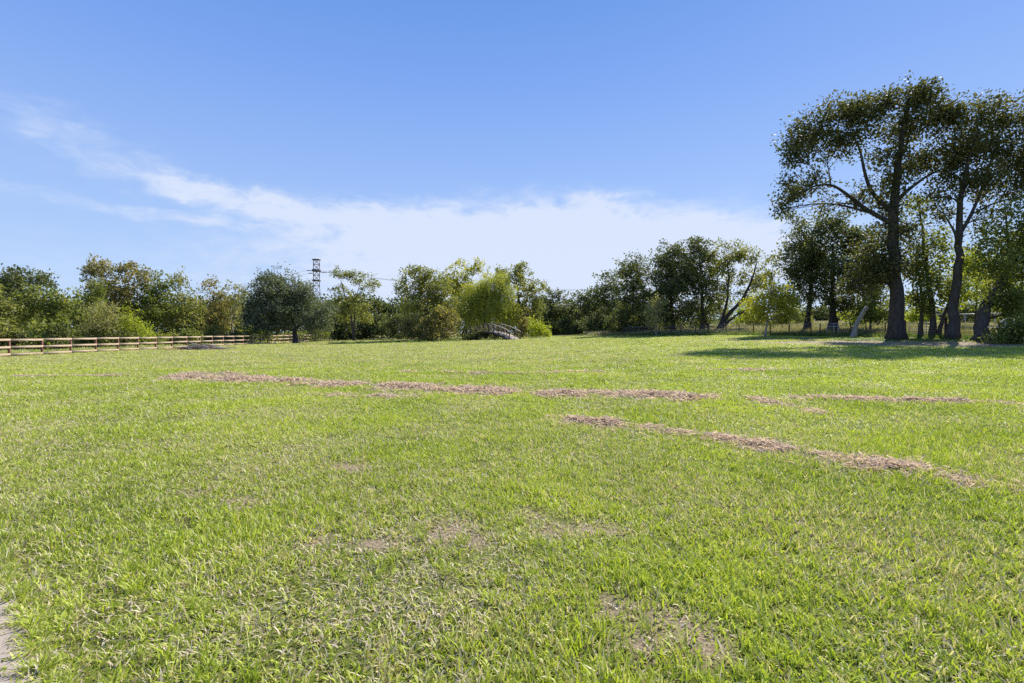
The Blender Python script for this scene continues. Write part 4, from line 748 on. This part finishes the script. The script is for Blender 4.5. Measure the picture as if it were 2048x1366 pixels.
lump('stone', 'small pale stone on the grass below the live oak', 'stone', G(551, 74), (.24, .2, .15), noisy('pale_stone', (.36,.35,.34), (.5,.49,.47), 8, .9, .3), 5)

# ------------------------------------------------------------------ rough grass beyond and along the wire fence
FIELD = grass_material('field_blade', [(.10,.115,.04), (.17,.175,.06), (.25,.235,.10), (.30,.27,.14)], ((.30,.25,.155), (.48,.41,.29)), .34)
fsrc = [clump_src('field_clump', FIELD, 160 + k, n=46, rad=.38, hmin=.35, hmax=.85, wmin=.012, wmax=.028, lean=(.03, .5), bend=.3, seg=3) for k in range(4)]
wn_ = np.array([WA[1] - WB[1], WB[0] - WA[0]]); wn_ = wn_ / np.linalg.norm(wn_)
r = rng(63); k = 26000; Y = 38 + 105 * r.uniform(0, 1, k) ** 1.4; X = Y * r.uniform(.15, 1.12, k); sd = (X - WA[0]) * wn_[0] + (Y - WA[1]) * wn_[1]
nearf = np.exp(-((sd - .2) / .7) ** 2); gate_gap = (X / Y > .77) & (X / Y < .85) & (sd < 3) & (sd > -2)
keep = ((sd > .3) | (r.uniform(0, 1, k) < nearf * .9)) & (r.uniform(0, 1, k) < np.where(sd > 6, .62, 1)) & ~gate_gap; X, Y, sd, nearf = X[keep], Y[keep], sd[keep], nearf[keep]; k = len(X)
s = (Y / 48).clip(.8, 2.2) * r.uniform(.8, 1.25, k); hh = np.where(sd < 1.5, r.uniform(.45, 1.0, k), r.uniform(.7, 1.25, k))
scatter('field_grass', np.stack([X, Y, tz(X, Y) - .02], 1), np.stack([s, s, hh], 1), r.uniform(0, 6.28, k), np.where(sd > 2.5, r.uniform(.3, .75, k), r.uniform(.05, .4, k)), fsrc, 64, 'tall straw-tinted field grass beyond the wire fence', 'grass'); print('field', k)
# rank grass on the ditch banks and behind the rail fence
RANK = grass_material('rank_blade', [(.07,.12,.03), (.12,.20,.04), (.18,.26,.05)], ((.25,.2,.12), (.4,.33,.2)), .4)
rsrc = [clump_src('rank_clump', RANK, 170 + k, n=40, rad=.3, hmin=.2, hmax=.5, wmin=.012, wmax=.026, lean=(.05, .7), bend=.35, seg=3) for k in range(3)]
r = rng(65); k = 1500; c = r.uniform(-22, 6, k); a = r.normal(0, 2.2, k); X1 = B_MID[0] + B_CR[0] * c + B_AX[0] * a; Y1 = B_MID[1] + B_CR[1] * c + B_AX[1] * a
k2 = 2600; Y2 = r.uniform(28, 92, k2); X2 = -32.6 - 2.65 * (Y2 - 33.2) / 56.8 - .2 - np.abs(r.normal(0, 3.2, k2)); k3 = 1900; t3 = r.uniform(-.02, 1.15, k3); o3 = r.normal(-.55, .55, k3); X3 = WA[0] + (WB[0] - WA[0]) * t3 + wn_[0] * o3; Y3 = WA[1] + (WB[1] - WA[1]) * t3 + wn_[1] * o3
k4 = 700; X4 = r.uniform(28, 42, k4); Y4 = 43.5 - (X4 - 32) * .25 + r.normal(0, 1.1, k4); X = np.r_[X1, X2, X3, X4]; Y = np.r_[Y1, Y2, Y3, Y4]; k = len(X); s = r.uniform(.9, 1.6, k); hh = np.r_[r.uniform(.6, 1.3, len(X1)), r.uniform(.3, .75, k2), r.uniform(.5, 1.3, k3), r.uniform(.15, .6, k4)]
scatter('rank_grass', np.stack([X, Y, tz(X, Y) - .02], 1), np.stack([s, s, hh], 1), r.uniform(0, 6.28, k), r.uniform(.02, .25, k), rsrc, 66, 'rank weedy grass in the ditch and along the foot of both fences', 'grass')
